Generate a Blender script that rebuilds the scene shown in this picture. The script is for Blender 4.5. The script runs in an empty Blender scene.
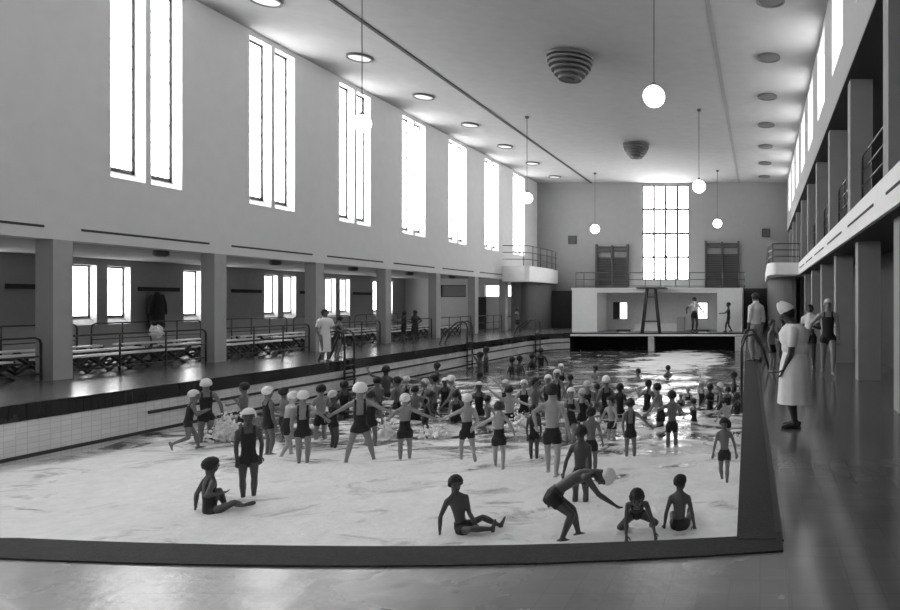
import bpy, bmesh, math, random
import numpy as np
from mathutils import Vector, Matrix
random.seed(7)
rng = np.random.default_rng(7)
SC = bpy.context.scene
COL = SC.collection
# photograph geometry: focal length 650 px, principal point (760, 302), eye 1.6 m above the deck
FP, CX, CY, H = 650.0, 760.0, 302.0, 1.6
WATER = -0.92
def onplane(px, py, z=0.0):
    Y = (H - z) * FP / (py - CY)
    return (px - CX) * Y / FP, Y
def xat(px, Y): return (px - CX) * Y / FP
def zat(py, Y): return H - (py - CY) * Y / FP

# ------------------------------------------------------------------ materials
def mat(name, v, rough=0.6, noise=0.06, scale=6.0, spec=0.4, bump=0.0, bscale=40.0, metal=0.0):
    m = bpy.data.materials.new(name); m.use_nodes = True
    nt = m.node_tree; b = nt.nodes['Principled BSDF']
    b.inputs['Roughness'].default_value = rough
    b.inputs['Specular IOR Level'].default_value = spec
    b.inputs['Metallic'].default_value = metal
    tc = nt.nodes.new('ShaderNodeTexCoord')
    n = nt.nodes.new('ShaderNodeTexNoise'); n.inputs['Scale'].default_value = scale; n.inputs['Detail'].default_value = 4
    r = nt.nodes.new('ShaderNodeMapRange')
    r.inputs['To Min'].default_value = max(0, v * (1 - noise * 2)); r.inputs['To Max'].default_value = min(1, v * (1 + noise * 2))
    c = nt.nodes.new('ShaderNodeCombineColor')
    L = nt.links.new
    L(tc.outputs['Object'], n.inputs['Vector']); L(n.outputs['Fac'], r.inputs['Value'])
    for k in ('Red', 'Green', 'Blue'): L(r.outputs['Result'], c.inputs[k])
    L(c.outputs['Color'], b.inputs['Base Color'])
    if bump > 0:
        n2 = nt.nodes.new('ShaderNodeTexNoise'); n2.inputs['Scale'].default_value = bscale; n2.inputs['Detail'].default_value = 3
        bp = nt.nodes.new('ShaderNodeBump'); bp.inputs['Strength'].default_value = bump; bp.inputs['Distance'].default_value = 0.02
        L(tc.outputs['Object'], n2.inputs['Vector']); L(n2.outputs['Fac'], bp.inputs['Height']); L(bp.outputs['Normal'], b.inputs['Normal'])
    return m
def emis(name, v, strength, noise=0.0, scale=2.0):
    m = bpy.data.materials.new(name); m.use_nodes = True
    nt = m.node_tree; b = nt.nodes['Principled BSDF']
    b.inputs['Base Color'].default_value = (v, v, v, 1); b.inputs['Roughness'].default_value = 0.3
    b.inputs['Emission Color'].default_value = (1, 1, 1, 1); b.inputs['Emission Strength'].default_value = strength
    if noise > 0:
        tc = nt.nodes.new('ShaderNodeTexCoord'); n = nt.nodes.new('ShaderNodeTexNoise'); n.inputs['Scale'].default_value = scale
        r = nt.nodes.new('ShaderNodeMapRange'); r.inputs['To Min'].default_value = strength * (1 - noise); r.inputs['To Max'].default_value = strength * (1 + noise)
        nt.links.new(tc.outputs['Object'], n.inputs['Vector']); nt.links.new(n.outputs['Fac'], r.inputs['Value']); nt.links.new(r.outputs['Result'], b.inputs['Emission Strength'])
    return m
def tile_mat(name, v, vg, tw, th, rough=0.2, mortar=0.02, noise=0.12, axes='XY', spec=0.5, bump=0.08, bscale=9.0, rvar=0.1):
    m = mat(name, v, rough, noise, 1.3, spec)
    nt = m.node_tree; L = nt.links.new; b = nt.nodes['Principled BSDF']
    tc = nt.nodes.new('ShaderNodeTexCoord'); sp = nt.nodes.new('ShaderNodeSeparateXYZ'); cb = nt.nodes.new('ShaderNodeCombineXYZ')
    L(tc.outputs['Object'], sp.inputs[0]); L(sp.outputs[axes[0]], cb.inputs[0]); L(sp.outputs[axes[1]], cb.inputs[1])
    br = nt.nodes.new('ShaderNodeTexBrick'); br.offset = 0.0
    br.inputs['Scale'].default_value = 1.0; br.inputs['Brick Width'].default_value = tw; br.inputs['Row Height'].default_value = th
    br.inputs['Mortar Size'].default_value = mortar * tw; br.inputs['Mortar Smooth'].default_value = 0.3
    br.inputs['Color1'].default_value = (1, 1, 1, 1); br.inputs['Color2'].default_value = (.9, .9, .9, 1)
    br.inputs['Mortar'].default_value = (vg / v,) * 3 + (1,)
    L(cb.outputs[0], br.inputs['Vector'])
    mx = nt.nodes.new('ShaderNodeMix'); mx.data_type = 'RGBA'; mx.blend_type = 'MULTIPLY'; mx.inputs[0].default_value = 1.0
    src = b.inputs['Base Color'].links[0].from_socket
    L(src, mx.inputs[6]); L(br.outputs['Color'], mx.inputs[7]); L(mx.outputs[2], b.inputs['Base Color'])
    n2 = nt.nodes.new('ShaderNodeTexNoise'); n2.inputs['Scale'].default_value = bscale; n2.inputs['Detail'].default_value = 4
    bp = nt.nodes.new('ShaderNodeBump'); bp.inputs['Strength'].default_value = bump; bp.inputs['Distance'].default_value = 0.03
    L(tc.outputs['Object'], n2.inputs['Vector']); L(n2.outputs['Fac'], bp.inputs['Height']); L(bp.outputs['Normal'], b.inputs['Normal'])
    n3 = nt.nodes.new('ShaderNodeTexNoise'); n3.inputs['Scale'].default_value = 0.9; n3.inputs['Detail'].default_value = 5
    r3 = nt.nodes.new('ShaderNodeMapRange'); r3.inputs['From Min'].default_value = .25; r3.inputs['From Max'].default_value = .75
    r3.inputs['To Min'].default_value = max(.03, rough - rvar); r3.inputs['To Max'].default_value = rough + rvar
    L(tc.outputs['Object'], n3.inputs['Vector']); L(n3.outputs['Fac'], r3.inputs['Value']); L(r3.outputs['Result'], b.inputs['Roughness'])
    return m
M = dict(
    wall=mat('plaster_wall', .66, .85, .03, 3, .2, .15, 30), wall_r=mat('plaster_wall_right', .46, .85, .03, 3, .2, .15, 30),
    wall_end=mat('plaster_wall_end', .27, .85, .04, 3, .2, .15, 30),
    ceil=mat('ceiling_plaster', .38, .9, .05, 2.5, .15, .25, 25), white=mat('white_paint', .82, .6, .03),
    column_r=mat('column_plaster_right', .34, .8, .04, 4, .2), column=mat('column_plaster', .38, .8, .04, 4, .2), slab=mat('balcony_paint', .82, .7, .03), dark=mat('dark_void', .03, .8, .1),
    drum=mat('curved_wall_paint', .13, .8, .06), drum_d=mat('curved_wall_dark', .10, .8, .06), galwall=mat('gallery_wall', .42, .8, .06), galdark=mat('right_gallery_gloom', .05, .8, .08),  # galdark puts the darkness of the right galleries into the colour
    black_tile=tile_mat('black_tile', .02, .012, .15, .12, .25, .03), kerb=mat('kerb_stone', .034, .75, .3, 45, .2, .5, 90),
    kerb_dark=mat('kerb_edge', .012, .6, .2, 20),
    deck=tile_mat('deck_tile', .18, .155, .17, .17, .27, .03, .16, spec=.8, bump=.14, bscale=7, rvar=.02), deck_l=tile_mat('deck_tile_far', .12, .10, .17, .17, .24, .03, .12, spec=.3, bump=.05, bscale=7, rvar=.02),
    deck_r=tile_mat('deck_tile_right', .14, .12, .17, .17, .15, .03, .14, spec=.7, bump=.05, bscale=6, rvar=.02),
    pool_wall=tile_mat('white_pool_tile', .74, .55, .16, .09, .25, .04, .05, axes='YZ', bump=.02),
    pool_end=tile_mat('white_pool_end_tile', .62, .45, .16, .09, .25, .04, .05, axes='XZ', bump=.02),
    pool_floor=mat('pool_floor', .55, .5), metal=mat('dark_pipe', .03, .35, .1, 8, .5), steel=mat('window_steel', .06, .5, .1),
    strip=mat('dark_strip', .05, .8), seam=mat('ceiling_seam', .26, .8), vent=mat('vent_louvre', .10, .6), rim=mat('lamp_rim', .12, .6),
    diffuser=mat('lamp_diffuser', .8, .5), bench=mat('bench_top', .75, .4, .05), bench_leg=mat('bench_leg', .03, .5),
    glass=emis('window_daylight', .8, 7.0, .12, 3.0), glass_right=emis('window_daylight_right', .8, 3.6, .1, 2), glass_dim=emis('window_daylight_gallery', .8, 4.0, .25, 2.0), glass_end=emis('window_daylight_end', .8, 9.0, .1, 1.2),
    glass_small=emis('window_daylight_small', .8, 1.5, .2), globe=emis('lit_globe', .9, 6.0), cord=mat('cord', .08, .7),
    hair=mat('hair_dark', .018, .6, .3, 60), hair_l=mat('hair_brown', .05, .6, .3, 60), cap=mat('cap_white', .80, .5, .05, 20), cap_g=mat('cap_grey', .55, .5, .06, 20),
    suit=mat('suit_black', .012, .6, .2, 30), suit_g=mat('suit_grey', .035, .6, .2, 30), cloth=mat('white_cloth', .82, .8, .04, 12, .2), cloth_d=mat('dark_cloth', .03, .8, .1, 12), cloth_g=mat('grey_cloth', .35, .8, .08, 12),
    shoe=mat('shoe_dark', .03, .4), feature=mat('face_feature', .02, .6), bars=mat('wall_bars', .045, .6), bars_panel=mat('wall_bars_panel', .14, .7), box=mat('platform_paint', .85, .7, .03),
    boxin=mat('recess_paint', .75, .7, .05), sign=mat('dark_square', .05, .6),
)
SK = [mat('skin_%s' % n, v, .42, .06, 14, .45) for n, v in (('tan', .062), ('mid', .15), ('fair', .24), ('pale', .36))]  # backlit shade is put into the skin, darkest tone for front bathers

# ------------------------------------------------------------------ mesh builder
class MB:
    def __init__(s): s.v = []; s.f = []
    def add(s, vs, fs):
        o = len(s.v); s.v += [tuple(p) for p in vs]; s.f += [tuple(i + o for i in q) for q in fs]; return s
    def box(s, x0, x1, y0, y1, z0, z1):
        return s.add([(x0, y0, z0), (x1, y0, z0), (x1, y1, z0), (x0, y1, z0), (x0, y0, z1), (x1, y0, z1), (x1, y1, z1), (x0, y1, z1)],
                     [(0, 3, 2, 1), (4, 5, 6, 7), (0, 1, 5, 4), (1, 2, 6, 5), (2, 3, 7, 6), (3, 0, 4, 7)])
    def prism(s, poly, z0, z1):
        n = len(poly)
        return s.add([(x, y, z0) for x, y in poly] + [(x, y, z1) for x, y in poly],
                     [tuple(range(n))[::-1], tuple(range(n, 2 * n))] + [(i, (i + 1) % n, n + (i + 1) % n, n + i) for i in range(n)])
    def tube(s, pts, r, n=8, lat=None, cap=True, close=False):
        P = [Vector(p) for p in pts]; m = len(P)
        R = r if isinstance(r, (list, tuple)) else [r] * m
        rings = []; prev = None
        for i in range(m):
            if close: t = P[(i + 1) % m] - P[i - 1]
            else: t = P[min(i + 1, m - 1)] - P[max(i - 1, 0)]
            t = t.normalized() if t.length > 1e-9 else Vector((0, 0, 1))
            if lat is not None: a = Vector(lat[i] if isinstance(lat, list) else lat)
            else: a = prev if prev is not None else (Vector((1, 0, 0)) if abs(t.x) < .8 else Vector((0, 1, 0)))
            a = (a - t * a.dot(t))
            a = a.normalized() if a.length > 1e-6 else t.orthogonal().normalized()
            prev = a; b = t.cross(a)
            ra, rb = R[i] if isinstance(R[i], (tuple, list)) else (R[i], R[i])
            rings.append((P[i], t, a, b, ra, rb))
        vs = []; nr = 0
        def ring(c, a, b, ra, rb):
            nonlocal nr
            for k in range(n):
                w = 2 * math.pi * k / n; vs.append(c + a * (ra * math.cos(w)) + b * (rb * math.sin(w)))
            nr += 1
        if cap and not close:
            c, t, a, b, ra, rb = rings[0]; e = min(ra, rb); ring(c - t * e * .7, a, b, ra * .7, rb * .7)
        for (c, t, a, b, ra, rb) in rings: ring(c, a, b, ra, rb)
        if cap and not close:
            c, t, a, b, ra, rb = rings[-1]; e = min(ra, rb); ring(c + t * e * .7, a, b, ra * .7, rb * .7)
        fs = []
        for i in range(nr - 1 + (1 if close else 0)):
            j = (i + 1) % nr
            for k in range(n): k2 = (k + 1) % n; fs.append((i * n + k, i * n + k2, j * n + k2, j * n + k))
        if not close: fs += [tuple(range(n))[::-1], tuple(range((nr - 1) * n, nr * n))]
        return s.add(vs, fs)
    def ell(s, c, ax, n=12, m=8):
        c = Vector(c); X, Y, Z = [Vector(a) for a in ax]
        vs = [c - Z]; fs = []
        for i in range(1, m):
            p = -math.pi / 2 + math.pi * i / m
            for k in range(n):
                w = 2 * math.pi * k / n; vs.append(c + X * (math.cos(p) * math.cos(w)) + Y * (math.cos(p) * math.sin(w)) + Z * math.sin(p))
        vs.append(c + Z); T = len(vs) - 1
        for k in range(n):
            k2 = (k + 1) % n; fs.append((0, 1 + k2, 1 + k)); fs.append((T, 1 + (m - 2) * n + k, 1 + (m - 2) * n + k2))
            for i in range(m - 2): fs.append((1 + i * n + k, 1 + i * n + k2, 1 + (i + 1) * n + k2, 1 + (i + 1) * n + k))
        return s.add(vs, fs)
    def lathe(s, c, prof, n=24):
        cx, cy, cz = c; vs = []; fs = []
        for (r, z) in prof:
            for k in range(n): w = 2 * math.pi * k / n; vs.append((cx + r * math.cos(w), cy + r * math.sin(w), cz + z))
        m = len(prof)
        for i in range(m - 1):
            for k in range(n): k2 = (k + 1) % n; fs.append((i * n + k, i * n + k2, (i + 1) * n + k2, (i + 1) * n + k))
        fs += [tuple(range(n))[::-1], tuple(range((m - 1) * n, m * n))]
        return s.add(vs, fs)
    def build(s, name, m, parent=None, loc=None, smooth=False):
        if parent is not None:
            o = Vector((0, 0, 0)); p = parent
            while p is not None: o += p.location; p = p.parent
        else: o = Vector(loc) if loc is not None else Vector((0, 0, 0))
        me = bpy.data.meshes.new(name); me.from_pydata([tuple(Vector(v) - o) for v in s.v], [], s.f); me.materials.append(m)
        bm = bmesh.new(); bm.from_mesh(me); bmesh.ops.recalc_face_normals(bm, faces=bm.faces); bm.to_mesh(me); bm.free()
        if smooth: me.polygons.foreach_set('use_smooth', [True] * len(me.polygons))
        ob = bpy.data.objects.new(name, me); COL.objects.link(ob)
        if parent is not None: ob.parent = parent
        else: ob.location = o
        return ob
def tag(o, label, cat, group=None, kind=None):
    o['label'] = label; o['category'] = cat
    if group: o['group'] = group
    if kind: o['kind'] = kind
    return o
def thing(name, loc, label, cat, group=None):
    o = bpy.data.objects.new(name, None); COL.objects.link(o); o.location = loc; o.empty_display_size = .1
    return tag(o, label, cat, group)
def struct(name, mb, m, parent=None, smooth=False):
    o = mb.build(name, m, parent, smooth=smooth)
    if parent is None: o['kind'] = 'structure'
    return o
# ------------------------------------------------------------------ people
PEOPLE = []
def water_depth(Y):
    return float(np.interp(Y, [0, 11.3, 13, 16, 20, 30, 40], [.035, .05, .32, .58, .85, 1.2, 1.4]))
def floor_z(Y): return WATER - water_depth(Y)
def ik(S, T, l1, l2, hint):
    d = T - S; L = d.length; mx = (l1 + l2) * .985
    if L > mx: d = d * (mx / L); L = mx; T = S + d
    if L < .15 * (l1 + l2): d = (d.normalized() if L > 1e-6 else Vector((0, 0, -1))) * .15 * (l1 + l2); L = d.length; T = S + d
    u = d / L; x = (l1 * l1 - l2 * l2 + L * L) / (2 * L); y = math.sqrt(max(l1 * l1 - x * x, 0))
    hv = hint - u * hint.dot(u); hv = hv.normalized() if hv.length > 1e-5 else u.orthogonal().normalized()
    return S + u * x + hv * y, T
ARM = dict(down=(.08, .06, -.98), fwd=(.12, .80, -.45), out=(.88, .05, -.35), up=(.25, .12, .92), hips=(.42, .05, -.62), bent=(-.05, .50, -.42),
           back=(.30, -.45, -.75), side=(.28, .05, -.90), chest=(-.25, .35, -.25), wide=(.97, .05, -.02), brace=(.35, .15, -.90), upout=(.75, .1, .6), low=(.2, .45, -.82))
def figure(x, base, label, top=None, h=None, yaw=0, suit='trunks', hair='short', A='down', B='down', legs='stand', lean=(0, 0), side=0, hp=None, hy=0, tw=0,
           skin=1, ground='pool', depth=None, adult=False, hz=None, feet=None, Y=None, dY=0, name='person', group='children in the pool', fat=1.0, capscale=1.0, suitmat=None):
    fat = fat * (.92 if not adult else 1.0)
    """x, base: photograph pixel of the feet or waterline; top: pixel of the crown."""
    if ground == 'pool':
        Yp = Y or (H - WATER) * FP / (base - CY); dd = water_depth(Yp) if depth is None else depth; z0 = WATER - dd
    else:
        Yp = Y or H * FP / (base - CY); z0 = 0.0; dd = 0
    s = FP / Yp
    if h is None:
        zt = H - (top - CY) / s; h = zt - z0
        if lean[1] or lean[0]: h = h / (.46 + .54 * max(.3, math.cos(math.radians((lean[0] + lean[1]) / 2))))
        hmax = 1.5 if ground == 'pool' else 1.9
        if h > hmax: z0 += (h - hmax); h = hmax
        h = max(h, .85)
    O = Vector(((x - CX) / s, Yp, z0)); yaw0 = yaw; yaw = yaw + math.degrees(math.atan2(-O.x, O.y)); th = math.radians(yaw)
    F = Vector((-math.sin(th), math.cos(th), 0)); R = Vector((math.cos(th), math.sin(th), 0)); U = Vector((0, 0, 1))
    hipz = (hz if hz is not None else (.50 if adult else .47)) * h
    tors = (.325 if adult else .345) * h
    rad = math.radians
    def sd(u):
        a = rad(lean[0] + (lean[1] - lean[0]) * max(0, min(1, u))); b = rad(side) * max(0, min(1, u * 1.5))
        return (F * math.sin(a) + (U * math.cos(b) + R * math.sin(b)) * math.cos(a)).normalized()
    P0 = O + U * hipz
    def sp(u):
        if u <= 0: return P0 + sd(0) * (u * tors)
        p = P0.copy(); n = 12
        for k in range(n): p += sd((k + .5) / n * u) * (tors * u / n)
        return p
    def lat(u):
        w = rad(tw) * max(0, u); return (R * math.cos(w) + F * math.sin(w)).normalized()
    mb = MB(); f = fat * h
    us = (-.14, 0, .28, .55, .76, .90, 1.0); rr = ((.055, .048), (.080, .064), (.067, .052), (.076, .058), (.086, .060), (.076, .046), (.036, .034))
    mb.tube([sp(u) for u in us], [(a * f, b * f) for a, b in rr], n=14, lat=[lat(u) for u in us])
    hh = (.132 if adult else .160) * h
    # head frame
    pa = rad(hp if hp is not None else lean[1] * .45); w = rad(hy) + rad(tw)
    Fh0 = (F * math.cos(w) - R * math.sin(w)); Rh = (R * math.cos(w) + F * math.sin(w))
    Uh = (U * math.cos(pa) + Fh0 * math.sin(pa)).normalized(); Fh = (Fh0 * math.cos(pa) - U * math.sin(pa)).normalized()
    nb = sp(1.0); nd = (sd(1) + Uh).normalized(); C0 = nb + nd * (.026 * h) + Uh * (.005 * h)
    def hd(r, ff, u): return C0 + Rh * (r * hh) + Fh * (ff * hh) + Uh * (u * hh)
    mb.tube([sp(.93), nb + nd * .02 * h, hd(0, -.04, .28)], [.040 * f, .037 * h, .040 * h], n=10, lat=Rh)
    mb.ell(hd(0, -.02, .60), (Rh * .365 * hh, Fh * .44 * hh, Uh * .40 * hh), 16, 12)
    mb.ell(hd(0, .10, .28), (Rh * .27 * hh, Fh * .30 * hh, Uh * .28 * hh), 14, 10)
    mb.ell(hd(0, .42, .40), (Rh * .055 * hh, Fh * .09 * hh, Uh * .10 * hh), 8, 6)
    for sg in (-1, 1): mb.ell(hd(sg * .36, -.03, .46), (Rh * .05 * hh, Fh * .07 * hh, Uh * .12 * hh), 8, 6)
    ap = MB(); ft = MB()
    for sg in (-1, 1):
        ft.ell(hd(sg * .15, .375, .50), (Rh * .06 * hh, Fh * .035 * hh, Uh * .03 * hh), 8, 5)
        ft.ell(hd(sg * .16, .385, .60), (Rh * .08 * hh, Fh * .03 * hh, Uh * .015 * hh), 6, 4)
    ft.ell(hd(0, .365, .20), (Rh * .10 * hh, Fh * .03 * hh, Uh * .02 * hh), 8, 5)
    bones = [('torso', sp(-.14), sp(.28), .055 * f, -.14, .28), ('torso', sp(.28), sp(.6), .060 * f, .28, .6), ('torso', sp(.6), sp(1), .062 * f, .6, 1.0), ('neck', nb, hd(0, -.02, .1), .03 * h, 0, 1), ('head', hd(0, 0, .1), hd(0, 0, .75), .3 * hh, 0, 1)]
    # arms: A is the arm on the left of the picture, B the one on the right
    face_away = math.cos(math.radians(yaw0)) >= -.01
    l1, l2 = (.170 * h, .142 * h)
    for sg, spec in ((-1, A if face_away else B), (1, B if face_away else A)):
        S = sp(.86) + lat(.9) * (sg * .100 * f)
        if isinstance(spec, str):
            v = ARM[spec]; j = [random.uniform(-.05, .05) for _ in range(3)]
            T = S + (lat(.9) * (sg * (v[0] + j[0])) + F * (v[1] + j[1]) + U * (v[2] + j[2])) * (l1 + l2)
        else:
            yy = Yp + (spec[2] if len(spec) > 2 else 0); T = Vector((xat(spec[0], yy), yy, zat(spec[1], yy)))
        hint = -F * .9 + lat(1) * sg * .5 - U * .25
        E, Wr = ik(S, T, l1, l2, hint)
        mb.tube([S, S.lerp(E, .35), S.lerp(E, .8), E], [.033 * f, .031 * f, .025 * f, .0235 * f], n=10)
        mb.tube([sp(.80) + lat(.9) * (sg * .04 * f), S], [.040 * f, .032 * f], n=10)
        mb.tube([nb + nd * .012 * h + lat(.9) * (sg * .012 * f), nb.lerp(S, .55) + sd(1) * .008 * h, S], [.026 * f, .024 * f, .026 * f], n=10)
        mb.tube([E, E.lerp(Wr, .3), E.lerp(Wr, .75), Wr], [.0235 * f, .025 * f, .018 * h, .016 * h], n=10)
        fd = (Wr - E).normalized(); pl = fd.cross(hint); pl = pl.normalized() if pl.length > 1e-4 else lat(1); pn = pl.cross(fd).normalized()
        if pn.dot(F * .3 - lat(1) * sg) < 0: pn = -pn
        K = Wr + fd * (.055 * h)
        mb.tube([Wr, Wr + fd * .022 * h, K], [(.017 * h, .012 * h), (.022 * h, .011 * h), (.021 * h, .009 * h)], n=8, lat=pl)
        for q, (o, ln) in enumerate(((-.78, .036), (-.26, .043), (.26, .041), (.78, .032))):
            b0 = K + pl * (o * .019 * h) - fd * .008 * h; b1 = b0 + (fd * .95 + pl * o * .1 + pn * .15).normalized() * ln * .55 * h; b2 = b1 + (fd * .75 + pn * .6).normalized() * ln * .5 * h
            ap.tube([b0, b1, b2], [.0062 * h, .0058 * h, .0046 * h], n=5)
        tb = Wr + fd * .015 * h + pl * (.015 * h); t1 = tb + (pl * .7 + fd * .6 + pn * .3).normalized() * .026 * h
        ap.tube([tb, t1, t1 + (fd * .9 + pn * .2 + pl * .15).normalized() * .02 * h], [.008 * h, .0068 * h, .0052 * h], n=5)
        bones += [('uarm', S, E, .028 * f, 0, 1), ('farm', E, Wr, .02 * f, 0, 1), ('hand', Wr, K, .016 * h, 0, 1)]
    # legs
    k1, k2 = ((.226, .217) if adult else (.212, .204)); k1 *= h; k2 *= h
    if feet is None:
        feet = dict(stand=((-.06, 0, .04), (.06, -.01, .04)), walk=((-.05, .10, .045), (.05, -.10, .06)), stride=((-.05, .16, .045), (.05, -.16, .07)), wide=((-.15, .02, .04), (.15, -.02, .04)),
                    close=((-.045, .01, .04), (.045, 0, .04)), run=((-.05, .14, .06), (.05, -.20, .17)), sit=((-.10, .36, .05), (.10, .40, .05)), cross=((.06, .20, .045), (-.06, .24, .05)))[legs]
    for sg, ft_ in ((-1, feet[0]), (1, feet[1])):
        Hj = P0 + R * (sg * .052 * f) - sd(0) * (.02 * h)
        T = O + R * (ft_[0] * h) + F * (ft_[1] * h) + U * (ft_[2] * h)
        hint = F + U * .2 + R * sg * .15
        if len(ft_) > 3: hint = R * ft_[3] + F * ft_[4] + U * ft_[5]
        Kn, An = ik(Hj, T, k1, k2, hint)
        mb.tube([Hj + sd(0) * .01 * h, Hj.lerp(Kn, .3), Hj.lerp(Kn, .75), Kn], [.052 * f, .050 * f, .039 * f, .034 * f], n=12)
        mb.tube([Kn, Kn.lerp(An, .3), Kn.lerp(An, .7), An], [.034 * f, .037 * f, .025 * h, .020 * h], n=12)
        sh = (An - Kn).normalized(); fw = F if abs(sh.dot(F)) < .8 else (U if sh.dot(F) > 0 else -U)
        fw = (fw - sh * fw.dot(sh) * .8).normalized(); fw = (fw + R * sg * .2).normalized()
        if abs(sh.z) > .55 and An.z - O.z < .09 * h: fw = (F + R * sg * .2).normalized(); sh = Vector((0, 0, -1))
        hl = An + sh * .022 * h - fw * .03 * h; to = An + sh * .030 * h + fw * .10 * h
        mb.tube([hl, An + sh * .018 * h + fw * .02 * h, An + sh * .028 * h + fw * .07 * h, to], [(.022 * h, .020 * h), (.025 * h, .022 * h), (.029 * h, .013 * h), (.022 * h, .008 * h)], n=10, lat=fw.cross(sh))
        bones += [('thigh', Hj, Kn, .045 * f, 0, 1), ('shin', Kn, An, .03 * f, 0, 1), ('foot', hl, to, .02 * h, 0, 1)]
    near = s > 52
    PEOPLE.append(dict(mb=mb, ap=ap, ft=ft, bones=bones, O=O, h=h, hh=hh, head=(C0, Rh, Fh, Uh), label=label, suit=suit, hair=hair, skin=skin, near=near, vox=(.0085 if near else .0125) if h < 1.45 else .011,
                       F=F, R=R, name=name, group=group, capscale=capscale, sp=sp, lat=lat, fat=f, suitmat=suitmat, s=s, adult=adult))
    return PEOPLE[-1]

def sstep(x, a, b): t = np.clip((x - a) / (b - a), 0, 1); return t * t * (3 - 2 * t)
def finish_people():
    tmp = []
    for p in PEOPLE:
        ob = p['mb'].build('raw', SK[0])
        md = ob.modifiers.new('r', 'REMESH'); md.mode = 'VOXEL'; md.voxel_size = p['vox']; md.adaptivity = 0
        sm = ob.modifiers.new('s', 'SMOOTH'); sm.factor = .5; sm.iterations = 4
        tmp.append(ob)
    dg = bpy.context.evaluated_depsgraph_get()
    for p, ob in zip(PEOPLE, tmp):
        me = bpy.data.meshes.new_from_object(ob.evaluated_get(dg)); n = len(me.vertices)
        V = np.empty(n * 3); me.vertices.foreach_get('co', V); V = V.reshape(-1, 3)
        N = np.empty(n * 3); me.vertices.foreach_get('normal', N); N = N.reshape(-1, 3)
        FA = [tuple(q.vertices) for q in me.polygons]
        bpy.data.meshes.remove(me)
        make_person(p, V, N, FA)
    for ob in tmp:
        me = ob.data; bpy.data.objects.remove(ob); bpy.data.meshes.remove(me)
def make_person(p, V, N, FA):
    O = np.array(p['O']); h = p['h']; hh = p['hh']
    best = np.full(len(V), 1e9); lab = np.full(len(V), '', dtype='U6'); par = np.zeros(len(V)); sidev = np.zeros(len(V))
    for (nm, a, b, r, t0, t1) in p['bones']:
        a = np.array(a); b = np.array(b); d = b - a; t = np.clip(((V - a) @ d) / (d @ d), 0, 1)
        dist = np.linalg.norm(V - a - t[:, None] * d, axis=1) - r
        k = dist < best; best[k] = dist[k]; lab[k] = nm; par[k] = t0 + (t1 - t0) * t[k]
    C0, Rh, Fh, Uh = [np.array(q) for q in p['head']]
    q = V - C0; hr, hf, hu = q @ Rh / hh, q @ Fh / hh, q @ Uh / hh
    R = np.array(p['R']); F = np.array(p['F'])
    mid = (V - np.array(p['O'])) @ R / h
    is_head = ((lab == 'head') | (lab == 'neck')) & (hu > -.05) & (np.abs(hr) < .5)
    tor = lab == 'torso'; chestc = np.array(p['sp'](.7)); nf = N @ F
    body = MB(); body.v = [tuple(v) for v in V - O]; body.f = list(FA); nb = len(body.f)
    ap = p['ap']; o = len(body.v); body.v += [tuple(np.array(v) - O) for v in ap.v]; body.f += [tuple(i + o for i in f) for f in ap.f]; n1 = len(body.f)
    ft = p['ft']
    if p['s'] > 24:
        o = len(body.v); body.v += [tuple(np.array(v) - O) for v in ft.v]; body.f += [tuple(i + o for i in f) for f in ft.f]
    me = bpy.data.meshes.new(p['name']); me.from_pydata(body.v, [], body.f); me.materials.append(SK[p['skin']]); me.materials.append(M['feature'])
    mi = [0] * n1 + [1] * (len(body.f) - n1); me.polygons.foreach_set('material_index', mi); me.polygons.foreach_set('use_smooth', [True] * len(body.f))
    ob = bpy.data.objects.new(p['name'], me); COL.objects.link(ob); ob.location = p['O']; tag(ob, p['label'], 'person', p['group'])
    FAa = np.array([f if len(f) == 4 else f + (f[-1],) for f in FA])
    def wear(name, mask, off, m, noise=0, label=None):
        keep = mask[FAa].all(axis=1)
        if keep.sum() < 4: return None
        fs = FAa[keep]; ids = np.unique(fs); re = -np.ones(len(V), int); re[ids] = np.arange(len(ids))
        offv = (off if np.isscalar(off) else off[ids])
        W = V[ids] + N[ids] * (np.reshape(offv, (-1, 1)) if not np.isscalar(offv) else offv)
        if noise: W = W + N[ids] * (rng.standard_normal((len(ids), 1)) * noise)
        # close the shell back to the body at its hem
        ff = [tuple(dict.fromkeys(re[list(t)])) for t in fs]
        cnt = {}
        for t in ff:
            for i in range(len(t)):
                e = (t[i], t[(i + 1) % len(t)]); cnt[e] = cnt.get(e, 0) + 1
        be = [e for e in cnt if (e[1], e[0]) not in cnt]
        bv = sorted({i for e in be for i in e}); inn = {i: len(W) + k for k, i in enumerate(bv)}
        Wi = V[ids][bv] - N[ids][bv] * .002 if bv else np.zeros((0, 3))
        allv = np.vstack([W, Wi]) - O
        ff += [(e[1], e[0], inn[e[0]], inn[e[1]]) for e in be]
        me = bpy.data.meshes.new(name); me.from_pydata(allv.tolist(), [], ff); me.materials.append(m); me.polygons.foreach_set('use_smooth', [True] * len(ff))
        c = bpy.data.objects.new(name, me); COL.objects.link(c); c.parent = ob
        if label: c['label'] = label
        return c
    th = lab == 'thigh'; hr_ = p['hair']
    if hr_ in ('cap', 'capg'):
        line = .30 + .34 * sstep(hf, -.15, .30)
        wear('bathing_cap', is_head & (hu > line), (.004 + .008 * sstep(hu - line, 0, .2) + .02 * (p['capscale'] - 1) * sstep(hu - line, 0, .15)), M['cap' if hr_ == 'cap' else 'cap_g'])
    elif hr_ in ('short', 'brown'):
        line = .22 + .46 * sstep(hf, -.06, .34)
        wear('hair', is_head & (hu > line), .003 + .010 * sstep(hu - line, 0, .22), M['hair' if hr_ == 'short' else 'hair_l'], .002)
    elif hr_ == 'bob':
        line = .12 + .58 * sstep(hf, .0, .30)
        wear('hair', is_head & (hu > line), .005 + .014 * sstep(hu - line, 0, .25), M['hair'], .003)
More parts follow.
